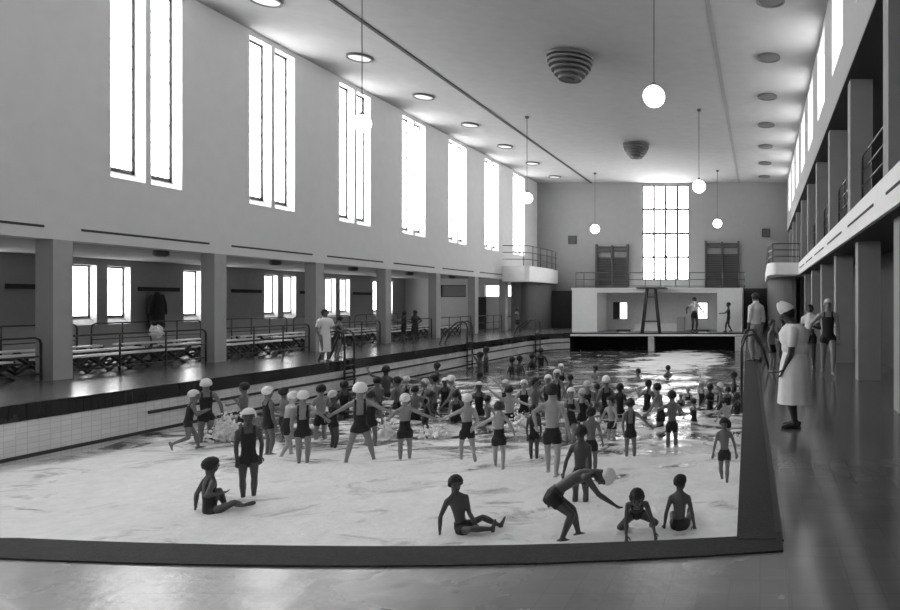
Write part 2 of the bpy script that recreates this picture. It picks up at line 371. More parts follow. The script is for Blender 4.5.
    S = p['suit']; sm = M[p['suitmat']] if p['suitmat'] else M['suit']
    if S == 'trunks': wear('swim_trunks', (tor & (par < .20)) | (th & (par < .42)), .007, sm)
    elif S == 'high': wear('swim_trunks', (tor & (par < .42)) | (th & (par < .40)), .009, sm)
    elif S == 'brief': wear('swim_trunks', (tor & (par < .20)) | (th & (par < .20)), .006, sm)
    elif S in ('suit', 'tank', 'low'):
        front = nf > 0
        strap = (np.abs(np.abs(mid) - .050) < .014) & (lab != 'head') & (lab != 'neck')
        top = np.where(front, .78 if S == 'suit' else .70, .74 if S == 'suit' else .45)
        if S == 'suit': top = np.full(len(V), .80)
        msk = (tor & (par < top)) | (th & (par < .22)) | (tor & strap & (par < 1.0))
        wear('swimsuit', msk, .006, sm)
    elif S == 'shirt':
        wear('shirt', (tor & (par > .05)) | ((lab == 'uarm')) | ((lab == 'farm') & (par < .35)), .014, M['cloth'])
        wear('trousers', (tor & (par < .12)) | th | ((lab == 'shin') & (par < .97)), .016, M['cloth_g'])
        [wear('shoe', (lab == 'foot') & (mid * q_ > 0), .006, M['shoe']) for q_ in (-1, 1)]
    elif S == 'towel':
        wear('towel', (tor & (par > .35)) | ((lab == 'uarm') & (par < .5)), .014, M['cloth'])
        wear('swim_trunks', (tor & (par < .25)) | (th & (par < .42)), .008, M['suit'])
    elif S == 'darkdress':
        wear('dress', tor | ((lab == 'uarm') & (par < .6)) | (th & (par < .9)), .02, M['cloth_d'])
    elif S in ('dress', 'nurse'):
        h_ = h; a = MB(); n = 40; rows = []
        prof = [(.195, .108, .118), (.30, .104, .112), (.42, .100, .108), (.52, .096, .102), (.60, .084, .084), (.64, .080, .078), (.70, .092, .098), (.76, .100, .106), (.81, .098, .080), (.84, .06, .05)]
        k = 1.2 if S == 'nurse' else .86
        vs = []
        for (z, rx, ry) in prof:
            pl = max(0, (.5 - z) * 1.1)
            for i in range(n):
                w = 2 * math.pi * i / n; g = 1 + .10 * pl * math.sin(w * 9)
                fw = .012 if z > .66 else .004
                vs.append(Vector(p['O']) + Vector(R) * (rx * k * g * h_ * math.cos(w)) + Vector(F) * ((ry * k * g * math.sin(w) + fw) * h_) + Vector((0, 0, z * h_)))
        fs = []; m = len(prof)
        for i in range(m - 1):
            for j in range(n): j2 = (j + 1) % n; fs.append((i * n + j, i * n + j2, (i + 1) * n + j2, (i + 1) * n + j))
        a.add(vs, fs); d = a.build('dress', M['cloth'], ob, smooth=True)
        [wear('sleeve', (lab == 'uarm') & (par < .72) & (mid * q_ > 0), .016, M['cloth']) for q_ in (-1, 1)]
        [wear('shoe', (lab == 'foot') & (mid * q_ > 0), .006, M['shoe'] if S == 'nurse' else M['cloth_g']) for q_ in (-1, 1)]
        if S == 'nurse':
            cpm = MB(); n2 = 24; vs = []
            for (u, rx, ry, fo) in ((.70, .42, .46, -.06), (.84, .44, .50, -.05), (1.05, .34, .44, .02), (1.28, .18, .30, .10), (1.44, .04, .16, .15)):
                for i in range(n2):
                    w = 2 * math.pi * i / n2; c_ = math.cos(w); s_ = math.sin(w)
                    vs.append(Vector(C0 + Rh * (rx * c_ * hh) + Fh * ((ry * s_ + fo) * hh) + Uh * (u * hh)))
            fs = [(i * n2 + j, i * n2 + (j + 1) % n2, (i + 1) * n2 + (j + 1) % n2, (i + 1) * n2 + j) for i in range(4) for j in range(n2)] + [tuple(range(4 * n2, 5 * n2))]
            cpm.add(vs, fs); cpm.build('nurse_cap', M['cloth'], ob, smooth=True)
            b = MB()
            b.tube([Vector(p['O']) + Vector((0, 0, .632 * h_)), Vector(p['O']) + Vector((0, 0, .662 * h_))], [(.091 * k * h_, .095 * k * h_)] * 2, n=32, lat=Vector(R)); b.build('belt', M['cloth'], d, smooth=True)
    return ob
EXPO = 0.84
f = figure
# ---- foreground
f(248.5, 497, 'girl standing alone in white cap and black swimsuit facing the camera at front left', top=409, yaw=180, suit='suit', hair='cap', A='down', B='down', legs='close', skin=0, fat=.95)
f(210, 513, 'child sitting in the foam at front left in black tank suit, looking right', h=1.16, yaw=-70, suit='tank', hair='short', hz=.075, feet=((-.06, .16, .05, -.1, .5, 1), (.06, .26, .06, .8, .3, .5)), A=(193, 512, .1), B=(221, 493, -.05), lean=(-6, 6), hp=4, hy=5, skin=0, Y=7.75)
f(461, 540, 'dark haired boy sitting at the front kerb leaning on one arm', h=1.08, yaw=-100, suit='trunks', hair='short', hz=.08, feet=((-.06, .36, .05, -.6, .4, .5), (.10, .30, .07, .9, .3, .35)), A=(438, 538, -.1), B=(476, 524, -.05), lean=(-5, -12), tw=-62, hp=4, hy=0, skin=0, Y=7.15)
f(553, 545, 'child in white cap bending far forward and grabbing the crouching child beside it', h=1.32, yaw=-90, suit='trunks', hair='cap', lean=(44, 82), hp=112, A=(552, 500, .1), B=(624, 515, .05), feet=((-.05, .20, .04), (.05, .07, .04)), hz=.385, skin=0, Y=6.95, depth=.05, capscale=1.15)
f(637, 545, 'dark haired child crouching on hands and feet at the front kerb, head lowered', h=1.02, yaw=180, suit='tank', hair='bob', lean=(40, 72), hp=35, hz=.22, feet=((-.16, -.05, .05, -.4, 1, .4), (.12, -.05, .05, .3, 1, .5)), A=(626, 541, -.4), B=(656, 537, -.3), skin=0, Y=7.2)
f(679.5, 536, 'bare backed boy sitting in foam at front right with head turned right', h=1.02, yaw=-8, suit='trunks', hair='short', hz=.08, feet=((-.05, .36, .05), (.05, .38, .05)), lean=(2, 4), A=(664, 527), B=(695, 529), hp=5, hy=-40, skin=0, Y=7.25)
f(580, 505, 'bare backed dark boy kneeling in water just behind the bending child', h=1.12, top=None, yaw=-15, suit='trunks', hair='short', A=(556, 496), B='down', lean=(4, 8), skin=0, Y=8.2, depth=.17, hy=30)
f(724.5, 481, 'small boy in dark trunks walking toward camera beside the right kerb', top=418, yaw=172, suit='trunks', hair='short', A=(711, 462), B=(737, 457), legs='walk', hp=15, skin=1)
f(552, 474, 'tallest bare backed boy in black trunks standing right of centre with arm akimbo', top=384, yaw=-6, suit='trunks', hair='short', A=(536, 425, -.2), B='side', legs='walk', skin=3, hy=10)
f(534, 459, 'child in long black suit standing half hidden left of the tallest boy', top=406, yaw=175, suit='suit', hair='bob', A='down', B='down', skin=0, legs='close')
f(591, 472, 'dark haired boy with bare back and black trunks standing right of the tallest boy', top=408, yaw=-10, suit='trunks', hair='short', A='side', B='side', skin=1)
# ---- chain of children across the middle
f(499, 467, 'bare backed child in high black shorts holding hands, third from right in the chain', top=402, yaw=0, suit='high', hair='brown', A=(473, 429), B=(515, 436), legs='walk', skin=3)
f(467, 461, 'white capped boy in black shorts stepping along the hand chain at picture centre', top=394, yaw=12, suit='high', hair='cap', A=(437, 421), B=(473, 428), legs='run', skin=3)
f(405, 460, 'white capped bare backed boy in black shorts, legs straight, holding hands left of centre', top=394, yaw=0, suit='high', hair='cap', A=(388, 421), B=(437, 420), legs='stand', skin=2)
f(360, 461, 'girl in large white cap and low backed black suit with both arms stretched wide', top=384, yaw=2, suit='low', hair='cap', A=(326, 418), B=(393, 413), legs='wide', skin=2, capscale=1.9)
f(333, 448, 'child in white rimmed cap and black suit behind the wide capped girl', top=391, yaw=-55, suit='suit', hair='capg', A='fwd', B='fwd', legs='close', skin=0)
f(303, 463, 'white capped girl in black suit reaching right to the hand chain', top=391, yaw=-5, suit='low', hair='cap', A='down', B=(325, 418), legs='close', skin=2)
f(286, 456, 'white capped child with bare shoulders bending between two capped girls', top=393, yaw=-60, suit='high', hair='cap', A='fwd', B='bent', legs='walk', lean=(10, 18), skin=3)
f(268, 453, 'white capped girl in black suit standing in profile left of a close trio', top=387, yaw=-60, suit='suit', hair='cap', A='fwd', B='down', legs='close', skin=1)
f(284, 440, 'dark haired boy seen between the capped heads of the left trio', top=388, yaw=-60, suit='trunks', hair='short', A='fwd', B='bent', skin=1)
f(321, 440, 'dark haired bare backed boy wading behind the hand chain at left', top=385, yaw=25, suit='trunks', hair='short', A='bent', B='fwd', skin=2)
f(188, 449, 'white capped child in black suit stepping right by the left wall, leftmost bather', top=391, yaw=-80, suit='suit', hair='cap', A='bent', B='bent', legs='run', lean=(8, 12), skin=1)
f(206, 442, 'white capped child in black suit with back turned beside the left pool wall', top=379, yaw=8, suit='suit', hair='cap', A='side', B='side', legs='close', skin=1)
f(244, 428, 'dark haired boy with raised hands standing against the splash by the left wall', top=383, yaw=60, suit='trunks', hair='short', A='chest', B='fwd', skin=1)
f(371, 445, 'child in black suit hidden behind the large capped girl', top=391, yaw=0, suit='suit', hair='short', A='down', B='side', skin=1)
f(630.5, 456, 'child in black suit with crossed back straps reaching right in knee deep water', top=399, yaw=0, suit='low', hair='short', A='down', B=(650, 426), skin=1, depth=.10)
f(672, 447, 'bare backed boy in black trunks standing apart in knee deep water at right', top=391, yaw=4, suit='trunks', hair='short', A=(659, 407), B='bent', skin=1, depth=.14)
f(612, 440, 'light skinned child in dark trunks stooping left of the strapped suit child', top=397, yaw=150, suit='trunks', hair='short', A='low', B='low', lean=(8, 14), skin=3)
f(661, 426, 'child with light straps and dark trunks bending behind the knee deep boy', top=384, yaw=60, suit='high', hair='short', A='low', B='low', lean=(6, 14), skin=2)
f(694, 422, 'dark haired child waist deep splashing right of the knee deep boy', top=399, yaw=-40, suit='suit', hair='short', A='bent', B=(706, 402), skin=2)
f(727, 431, 'stooping child with pale shoulders behind the small boy by the right kerb', top=399, yaw=30, suit='trunks', hair='short', A='low', B='low', lean=(10, 22), skin=3)
f(571, 441, 'white capped girl in black suit facing camera right of the tallest boy', top=388, yaw=165, suit='suit', hair='cap', A='low', B='bent', skin=2)
f(509, 427, 'dark haired bare backed boy with pale skin holding out one arm beyond the chain', top=386, yaw=0, suit='trunks', hair='short', A='upout', B=(533, 407), skin=3)
# ---- middle crowd
f(524, 415, 'white capped child raising one arm high to the right behind the pale boy', top=380, yaw=170, suit='suit', hair='cap', A='low', B=(541, 370), skin=3)
f(606, 420, 'white capped child in dark suit standing tall beyond the stooping child', top=376, yaw=20, suit='suit', hair='cap', A='bent', B='low', skin=1)
f(620, 412, 'dark haired child turned away with raised shoulders right of a tall capped child', top=384, yaw=0, suit='suit', hair='bob', A='bent', B='bent', skin=0)
f(647, 409, 'slim dark child leaning in the water before the glittering reflection', top=380, yaw=-40, suit='suit', hair='short', A=(637, 392), B='low', side=10, skin=1)
f(587, 410, 'capped child seen over the heads right of the tallest boy, farther of two', top=381, yaw=10, suit='suit', hair='capg', A='bent', B='bent', skin=2)
f(582, 424, 'capped child between the capped girl and the standing boy, nearer of two', top=389, yaw=-20, suit='suit', hair='capg', A='bent', B='low', skin=2)
f(557, 399, 'large white capped head rising behind the tallest boy', top=370, yaw=160, suit='suit', hair='cap', A='low', B='low', skin=1, capscale=1.5)
f(548, 410, 'white capped child close behind the head of the tallest boy', top=375, yaw=170, suit='suit', hair='cap', A='low', B='low', skin=2)
f(535, 425, 'dark haired child left of the tallest boy beyond his shoulder', top=378, yaw=-120, suit='trunks', hair='short', A='low', B='low', skin=1)
f(561, 381, 'small pale capped head far out in the pool behind the crowd', top=364, yaw=180, suit='suit', hair='cap', A='low', B='low', skin=2)
f(488, 424, 'dark haired child up to the waist just behind two children of the chain', top=396, yaw=-60, suit='trunks', hair='short', A='bent', B='low', skin=1)
f(479, 418, 'white capped child in dark suit behind the capped chain boy', top=382, yaw=170, suit='suit', hair='cap', A='low', B='low', skin=0)
f(461, 412, 'white capped bather bending and reaching down to the left with a long arm', top=376, yaw=80, suit='suit', hair='cap', A='low', B=(443, 406), lean=(14, 30), skin=2)
f(445, 406, 'white capped bather with dark face left of the long armed one', top=378, yaw=170, suit='suit', hair='cap', A='low', B='low', skin=0)
f(434, 414, 'dark haired boy in profile facing left at the rear of the crowd', top=375, yaw=90, suit='trunks', hair='short', A='bent', B='bent', skin=1)
f(425, 408, 'bather with grey cap wading left of a dark haired boy in profile', top=379, yaw=100, suit='suit', hair='capg', A='low', B='low', skin=1)
f(415, 420, 'dark haired child pressing close behind the shoulder of the capped chain boy', top=386, yaw=0, suit='trunks', hair='short', A='bent', B='bent', skin=1)
f(397, 409, 'dark haired child looking left between the chain and the left wall', top=377, yaw=60, suit='trunks', hair='short', A='bent', B='low', skin=1)
f(386, 398, 'dark haired boy stretching his left arm out toward the nearest ladder', top=366, yaw=0, suit='trunks', hair='short', A=(368, 370), B='low', skin=0)
f(377, 409, 'dark haired child below the boy with the outstretched arm', top=377, yaw=30, suit='trunks', hair='short', A='bent', B='low', skin=1)
f(344, 416, 'dark haired child at the foot of the nearest pool ladder', top=381, yaw=30, suit='suit', hair='short', A='bent', B='bent', skin=0)
f(425, 428, 'dark child bending low right of the capped chain boy', top=392, yaw=-100, suit='suit', hair='short', A='low', B='low', lean=(10, 20), skin=0)
f(456, 424, 'small child in black suit wading behind the outstretched arms at centre', top=391, yaw=0, suit='suit', hair='short', A='down', B='low', skin=1)
f(710, 410, 'dark haired bather in shoulder deep water right of the reflection', top=384, yaw=40, suit='suit', hair='short', A='low', B='low', skin=0)
f(720, 411, 'white capped bather near the right kerb beyond the stooping child', top=383, yaw=100, suit='suit', hair='cap', A='bent', B='low', skin=1)
f(702, 403, 'pale bather raising one arm at the right side of the crowd', top=381, yaw=150, suit='suit', hair='capg', A=(701, 372), B='low', skin=3)
f(737, 415, 'dark haired bather close against the right kerb', top=394, yaw=40, suit='suit', hair='bob', A='low', B='low', skin=0)
f(688, 400, 'pale faced bather in the glitter left of the raised arm', top=387, yaw=170, suit='suit', hair='capg', A='low', B='low', skin=3)
f(681, 406, 'bather with grey cap low in the water behind the knee deep boy', top=393, yaw=160, suit='suit', hair='capg', A='low', B='low', skin=2)
f(734, 392, 'bather by the right kerb farthest down the pool', top=372, yaw=90, suit='suit', hair='short', A='low', B='low', skin=0)
f(668, 376, 'lone dark head swimming in the bright window reflection', top=365.5, yaw=30, suit='trunks', hair='short', A='low', B='low', skin=1)
f(638, 380, 'dark head in the water left of the lone swimmer', top=369, yaw=120, suit='trunks', hair='short', A='low', B='low', skin=1)
f(595, 377, 'dark head far out near the white streak in the water', top=366, yaw=120, suit='trunks', hair='short', A='low', B='low', skin=1)
f(570, 392, 'dark haired bather wading beyond the white capped girl facing the camera', top=375, yaw=60, suit='trunks', hair='short', A='low', B='low', skin=1)
f(655, 400, 'bather with grey cap bobbing right of the slim leaning child', top=385, yaw=160, suit='suit', hair='capg', A='low', B='low', skin=2)
f(512, 372, 'bather by the far left wall with dark hair, left of a close pair', top=357, yaw=60, suit='trunks', hair='short', A='low', B='low', skin=0)
f(520, 372, 'bather by the far left wall with dark hair, right of a close pair', top=356, yaw=-60, suit='trunks', hair='short', A='low', B='low', skin=0)
f(541, 366, 'dark haired bather in the far left corner of the pool', top=348, yaw=0, suit='suit', hair='short', A='low', B='low', skin=0)
f(532, 368, 'small dark bather beside the far corner ladder', top=353, yaw=60, suit='suit', hair='bob', A='low', B='low', skin=0)
f(480, 377, 'dark haired boy clinging to the pool wall right of the middle ladder', top=352, yaw=70, suit='trunks', hair='short', A=(470, 356), B='low', skin=0)
f(486, 371, 'boy whose dark head rises above the one clinging by the middle ladder', top=347, yaw=80, suit='trunks', hair='short', A='low', B='low', skin=0)
f(437, 378, 'bather low in the water left of the middle ladder', top=363, yaw=90, suit='suit', hair='short', A='fwd', B='low', skin=0)
f(505, 404, 'white capped bather splashing beyond the pale bare backed boy', top=380, yaw=120, suit='suit', hair='cap', A='upout', B='low', skin=3)
f(538, 396, 'dark haired bather wading behind the raised arm', top=381, yaw=60, suit='trunks', hair='short', A='low', B='low', skin=1)
f(406, 402, 'white capped bather at the rear left, before the pool wall', top=376, yaw=60, suit='suit', hair='capg', A='low', B='low', skin=2)
f(597, 404, 'dark haired bather in front of the white streak right of two capped children', top=384, yaw=30, suit='trunks', hair='short', A='low', B='low', skin=1)
f(748 - 20, 404, 'small dark haired bather left of the one against the right kerb', top=387, yaw=20, suit='suit', hair='short', A='low', B='low', skin=1)
# ---- on the decks
g = dict(ground='deck', group='people on the pool deck')
f(795.5, 427, 'stout woman in white uniform dress and folded white cap watching from the right deck', top=304, yaw=90, suit='nurse', hair='short', A=(783.5, 371, -.12), B=(789, 366, .15), hp=26, lean=(0, 8), adult=True, skin=0, legs='close', fat=1.12, **g)
f(756, 361, 'man in white shirt and light trousers standing at the right pool edge', top=292, yaw=40, suit='shirt', hair='brown', A='down', B='down', hp=12, adult=True, skin=1, **g)
f(828, 376, 'girl in pale cap and black swimsuit walking toward camera on the right deck', top=298, yaw=185, suit='suit', hair='capg', A='hips', B='down', adult=True, legs='stride', skin=2, **g)
f(810, 369, 'dark haired boy with white towel on his shoulders beside the capped girl', top=304, yaw=170, suit='towel', hair='short', A='down', B='bent', adult=True, skin=0, **g)
f(783, 364, 'dark haired person in black swimsuit half hidden behind the uniformed woman', top=316, yaw=150, suit='suit', hair='bob', A='down', B='down', skin=0, **g)
f(772, 372, 'thin small child with pale bare chest between the man and the uniformed woman', top=320, yaw=-120, suit='trunks', hair='brown', A='down', B='bent', skin=2, **g)
f(325, 362, 'woman in pale knee length dress standing at the left pool edge', top=309, yaw=-150, suit='dress', hair='bob', A='down', B='bent', adult=True, skin=1, legs='close', **g)
f(337, 357.5, 'dark haired person in black suit leaning beside the woman in the pale dress', top=316, yaw=-60, suit='suit', hair='short', A='bent', B='bent', adult=True, lean=(5, 16), skin=1, **g)
f(517.5, 335, 'bather standing with one arm stretched to the left on the far left deck', top=307.5, yaw=60, suit='trunks', hair='short', A=(506, 318), B='down', adult=True, skin=1, lean=(3, 10), **g)
f(404, 343, 'person in dark clothes standing left in the pair at the arcade railing', top=311, yaw=90, suit='darkdress', hair='bob', A='bent', B='bent', adult=True, skin=0, Y=1040 / 41.0, ground='deck', group='people on the pool deck')
f(415, 343, 'person in dark clothes standing right in the pair at the arcade railing', top=310, yaw=60, suit='darkdress', hair='short', A='bent', B='hips', adult=True, skin=0, Y=1040 / 41.0, ground='deck', group='people on the pool deck')
f(694.5, 331, 'person in pale shirt standing before the right recess window of the platform', top=297, yaw=200, suit='towel', hair='bob', A='hips', B='hips', adult=True, skin=0, Y=34.6, **g)
f(728.5, 331, 'slim dark bather against the white right pier of the far platform', top=302.5, yaw=90, suit='suit', hair='short', A='fwd', B='down', skin=0, Y=34.5, legs='walk', **g)

def splash(px, base, w, hgt, n, label):
    """a burst of spray drops above the water"""
    Y = (H - WATER) * FP / (base - CY); x = xat(px, Y); mb = MB(); r = np.random.default_rng(int(px * 7))
    for k in range(n):
        t = abs(r.normal(0, .45)); a = r.uniform(0, 6.28); d = abs(r.normal(0, .5)) * w * (1.1 - .5 * min(t, 1))
        z = WATER + .0 + t * hgt; q = r.uniform(.008, .026) * (1.6 - min(t, 1.2))
        mb.ell((x + d * math.cos(a), Y + d * math.sin(a) * .6, z), ((q * 1.3, 0, 0), (0, q, 0), (0, 0, q * r.uniform(.8, 1.5))), 6, 4)
    tag(mb.build('water_spray', M['spray'], smooth=True), label, 'spray', kind='stuff')
M['spray'] = mat('spray_white', .92, .4, .02)
splash(226, 440, .55, .50, 420, 'white spray thrown up against the left pool wall')
splash(385, 437, .35, .38, 260, 'white spray between the two backs of the chain left of centre')
splash(522, 428, .35, .30, 220, 'white spray left of the tallest boy')
splash(596, 432, .35, .25, 200, 'white spray behind the boys right of centre')
splash(432, 437, .35, .22, 180, 'white spray beneath the joined hands at centre')
splash(735, 445, .4, .20, 180, 'white spray by the right kerb')
# ------------------------------------------------------------------ the hall
XL, XR, YE, YB, ZC = -14.4, 1.75, 42.0, -3.0, 9.3
GX = -21.3                       # back wall of the left arcade
def kin(Y): return -.158 - .0190 * (Y - 4.46)     # pool's right edge
def kout(Y): return .15 - .0171 * (Y - 4.23)
def nin(X): return 4.23 + (.022 if X < -2.4 else .035) * min(max(X + 2.4, -2.6), 2.6) ** 2
def nout(X): return 3.92 + (.022 if X < -2.4 else .037) * min(max(X + 2.4, -2.6), 2.6) ** 2
LEFT = [(-11.75, 4.47), (-11.55, 9.8), (-11.30, 20), (-11.25, 26), (-11.05, 30.9), (-10.6, 32.7), (-9.8, 33.5)]
YF = 33.5
xs_near = [-11.75 + (kin(4.46) + 11.75) * i / 24 for i in range(25)]
near_in = [(x, nin(x)) for x in xs_near]; near_in[-1] = (kin(4.46), nin(kin(4.46)))
near_out = [(x, nout(x)) for x in [-11.75 + (kout(4.23) + 11.75) * i / 24 for i in range(25)]]
# deck slabs
D = -.12
mb = MB()
for a, b in zip(near_out[:-1], near_out[1:]): mb.prism([(a[0], YB), (b[0], YB), (b[0], b[1]), (a[0], a[1])], D, 0)
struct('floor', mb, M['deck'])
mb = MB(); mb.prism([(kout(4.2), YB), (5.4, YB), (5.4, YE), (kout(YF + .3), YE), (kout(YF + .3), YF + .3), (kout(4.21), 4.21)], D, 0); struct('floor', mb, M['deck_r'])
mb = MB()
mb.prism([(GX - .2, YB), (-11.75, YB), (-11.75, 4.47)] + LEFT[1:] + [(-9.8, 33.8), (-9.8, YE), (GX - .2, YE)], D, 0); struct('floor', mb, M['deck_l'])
mb = MB(); mb.box(-9.8, kout(YF + .3), YF + .9, YE, D, 0); struct('floor', mb, M['deck'])
# dark kerb round the pool
mb = MB()
for i in range(24): mb.prism([near_out[i], near_out[i + 1], near_in[i + 1], near_in[i]], -.30, .012)
mb.prism([near_out[-1], (kout(4.5), 4.5), near_in[-1]], -.30, .012)
struct('trim_1', mb, M['kerb'])
mb = MB(); Ys = [4.35 + (YF - 4.35) * i / 10 for i in range(11)]
for a, b in zip(Ys[:-1], Ys[1:]): mb.prism([(kin(a), a), (kout(a) - .04, a), (kout(b) - .04, b), (kin(b), b)], -.30, .016)
struct('trim_2', mb, M['kerb'])
mb = MB()
for a, b in zip(Ys[:-1], Ys[1:]): mb.prism([(kout(a) - .04, a), (kout(a) + .012, a), (kout(b) + .012, b), (kout(b) - .04, b)], -.1, .010)
struct('trim_3', mb, M['kerb_dark'])
mb = MB()
for (a, b) in zip(LEFT[:-1], LEFT[1:]):
    def offs(p, d): return (p[0] + d, p[1] - (d * .6 if p[1] > 31 else 0))
    mb.prism([(a[0] - .10, a[1]), offs(a, .03), offs(b, .03), (b[0] - .10, b[1])], -.26, .008)
struct('trim_4', mb, M['black_tile'])
# pool basin
PB = -2.6
def ledge(name, d0, d1, z0, z1, m, y0=0):
    mb = MB()
    pts = [p for p in LEFT if p[1] >= y0 - .01]
    if y0 > pts[0][1] - 1e-6 or pts[0][1] > y0:
        for a, b in zip(LEFT[:-1], LEFT[1:]):
            if a[1] < y0 < b[1]: t = (y0 - a[1]) / (b[1] - a[1]); pts = [(a[0] + t * (b[0] - a[0]), y0)] + pts
    for a, b in zip(pts[:-1], pts[1:]):
        s0 = .6 if a[1] > 31 else 0; s1 = .6 if b[1] > 31 else 0
        mb.prism([(a[0] + d0, a[1] - d0 * s0), (a[0] + d1, a[1] - d1 * s0), (b[0] + d1, b[1] - d1 * s1), (b[0] + d0, b[1] - d0 * s1)], z0, z1)
    return struct(name, mb, m)
ledge('wall_pool_left', -.25, 0, PB, -.26, M['pool_wall'])
ledge('trim_5', -.02, .025, -.50, -.445, M['strip'], 12.2)
ledge('trim_6', -.02, .03, -.85, -.795, M['strip'])
mb = MB(); mb.box(-9.9, kin(YF) + .3, YF + .05, YF + .9, -.14, 0); struct('trim_7', mb, M['black_tile'])
mb = MB(); mb.box(-9.9, kin(YF) + .3, YF - .02, YF + .05, -.16, -.06); struct('trim_8', mb, M['white'])
mb = MB(); mb.box(-9.9, .6, YF + 2.0, YF + 2.2, PB, -.13); mb.box(-10.1, -9.8, YF, YF + 2.2, PB, -.13); mb.box(-1.25, .4, YF - .02, YF + 2.2, PB, -.13); struct('wall_pool_end', mb, M['dark'])
mb = MB(); mb.box(xat(648, YF), xat(654, YF), YF + .02, YF + .35, PB, -.14); struct('trim_9', mb, M['pool_end'])
mb = MB(); mb.box(xat(735, YF), kin(YF) + .1, YF - .03, YF + .2, PB, -.16); struct('trim_10', mb, M['pool_end'])
mb = MB()
for i in range(24): mb.prism([(near_out[i][0], near_out[i][1]), near_out[i + 1], near_in[i + 1], near_in[i]], PB, -.30)
struct('wall_pool_near', mb, M['pool_end'])
mb = MB()
for a, b in zip(Ys[:-1], Ys[1:]): mb.prism([(kin(a), a), (kout(a), a), (kout(b), b), (kin(b), b)], PB, -.30)
struct('wall_pool_right', mb, M['pool_wall'])
mb = MB(); yy = [4.0, 8, 11.3, 13, 16, 20, 30, 36]
for a, b in zip(yy[:-1], yy[1:]):
    za, zb = floor_z(a), floor_z(b)
    mb.add([(-12, a, za), (.4, a, za), (.4, b, zb), (-12, b, zb), (-12, a, za - .1), (.4, a, za - .1), (.4, b, zb - .1), (-12, b, zb - .1)], [(0, 1, 2, 3), (4, 7, 6, 5), (0, 4, 5, 1), (1, 5, 6, 2), (2, 6, 7, 3), (3, 7, 4, 0)])
struct('floor_pool', mb, M['pool_floor'])

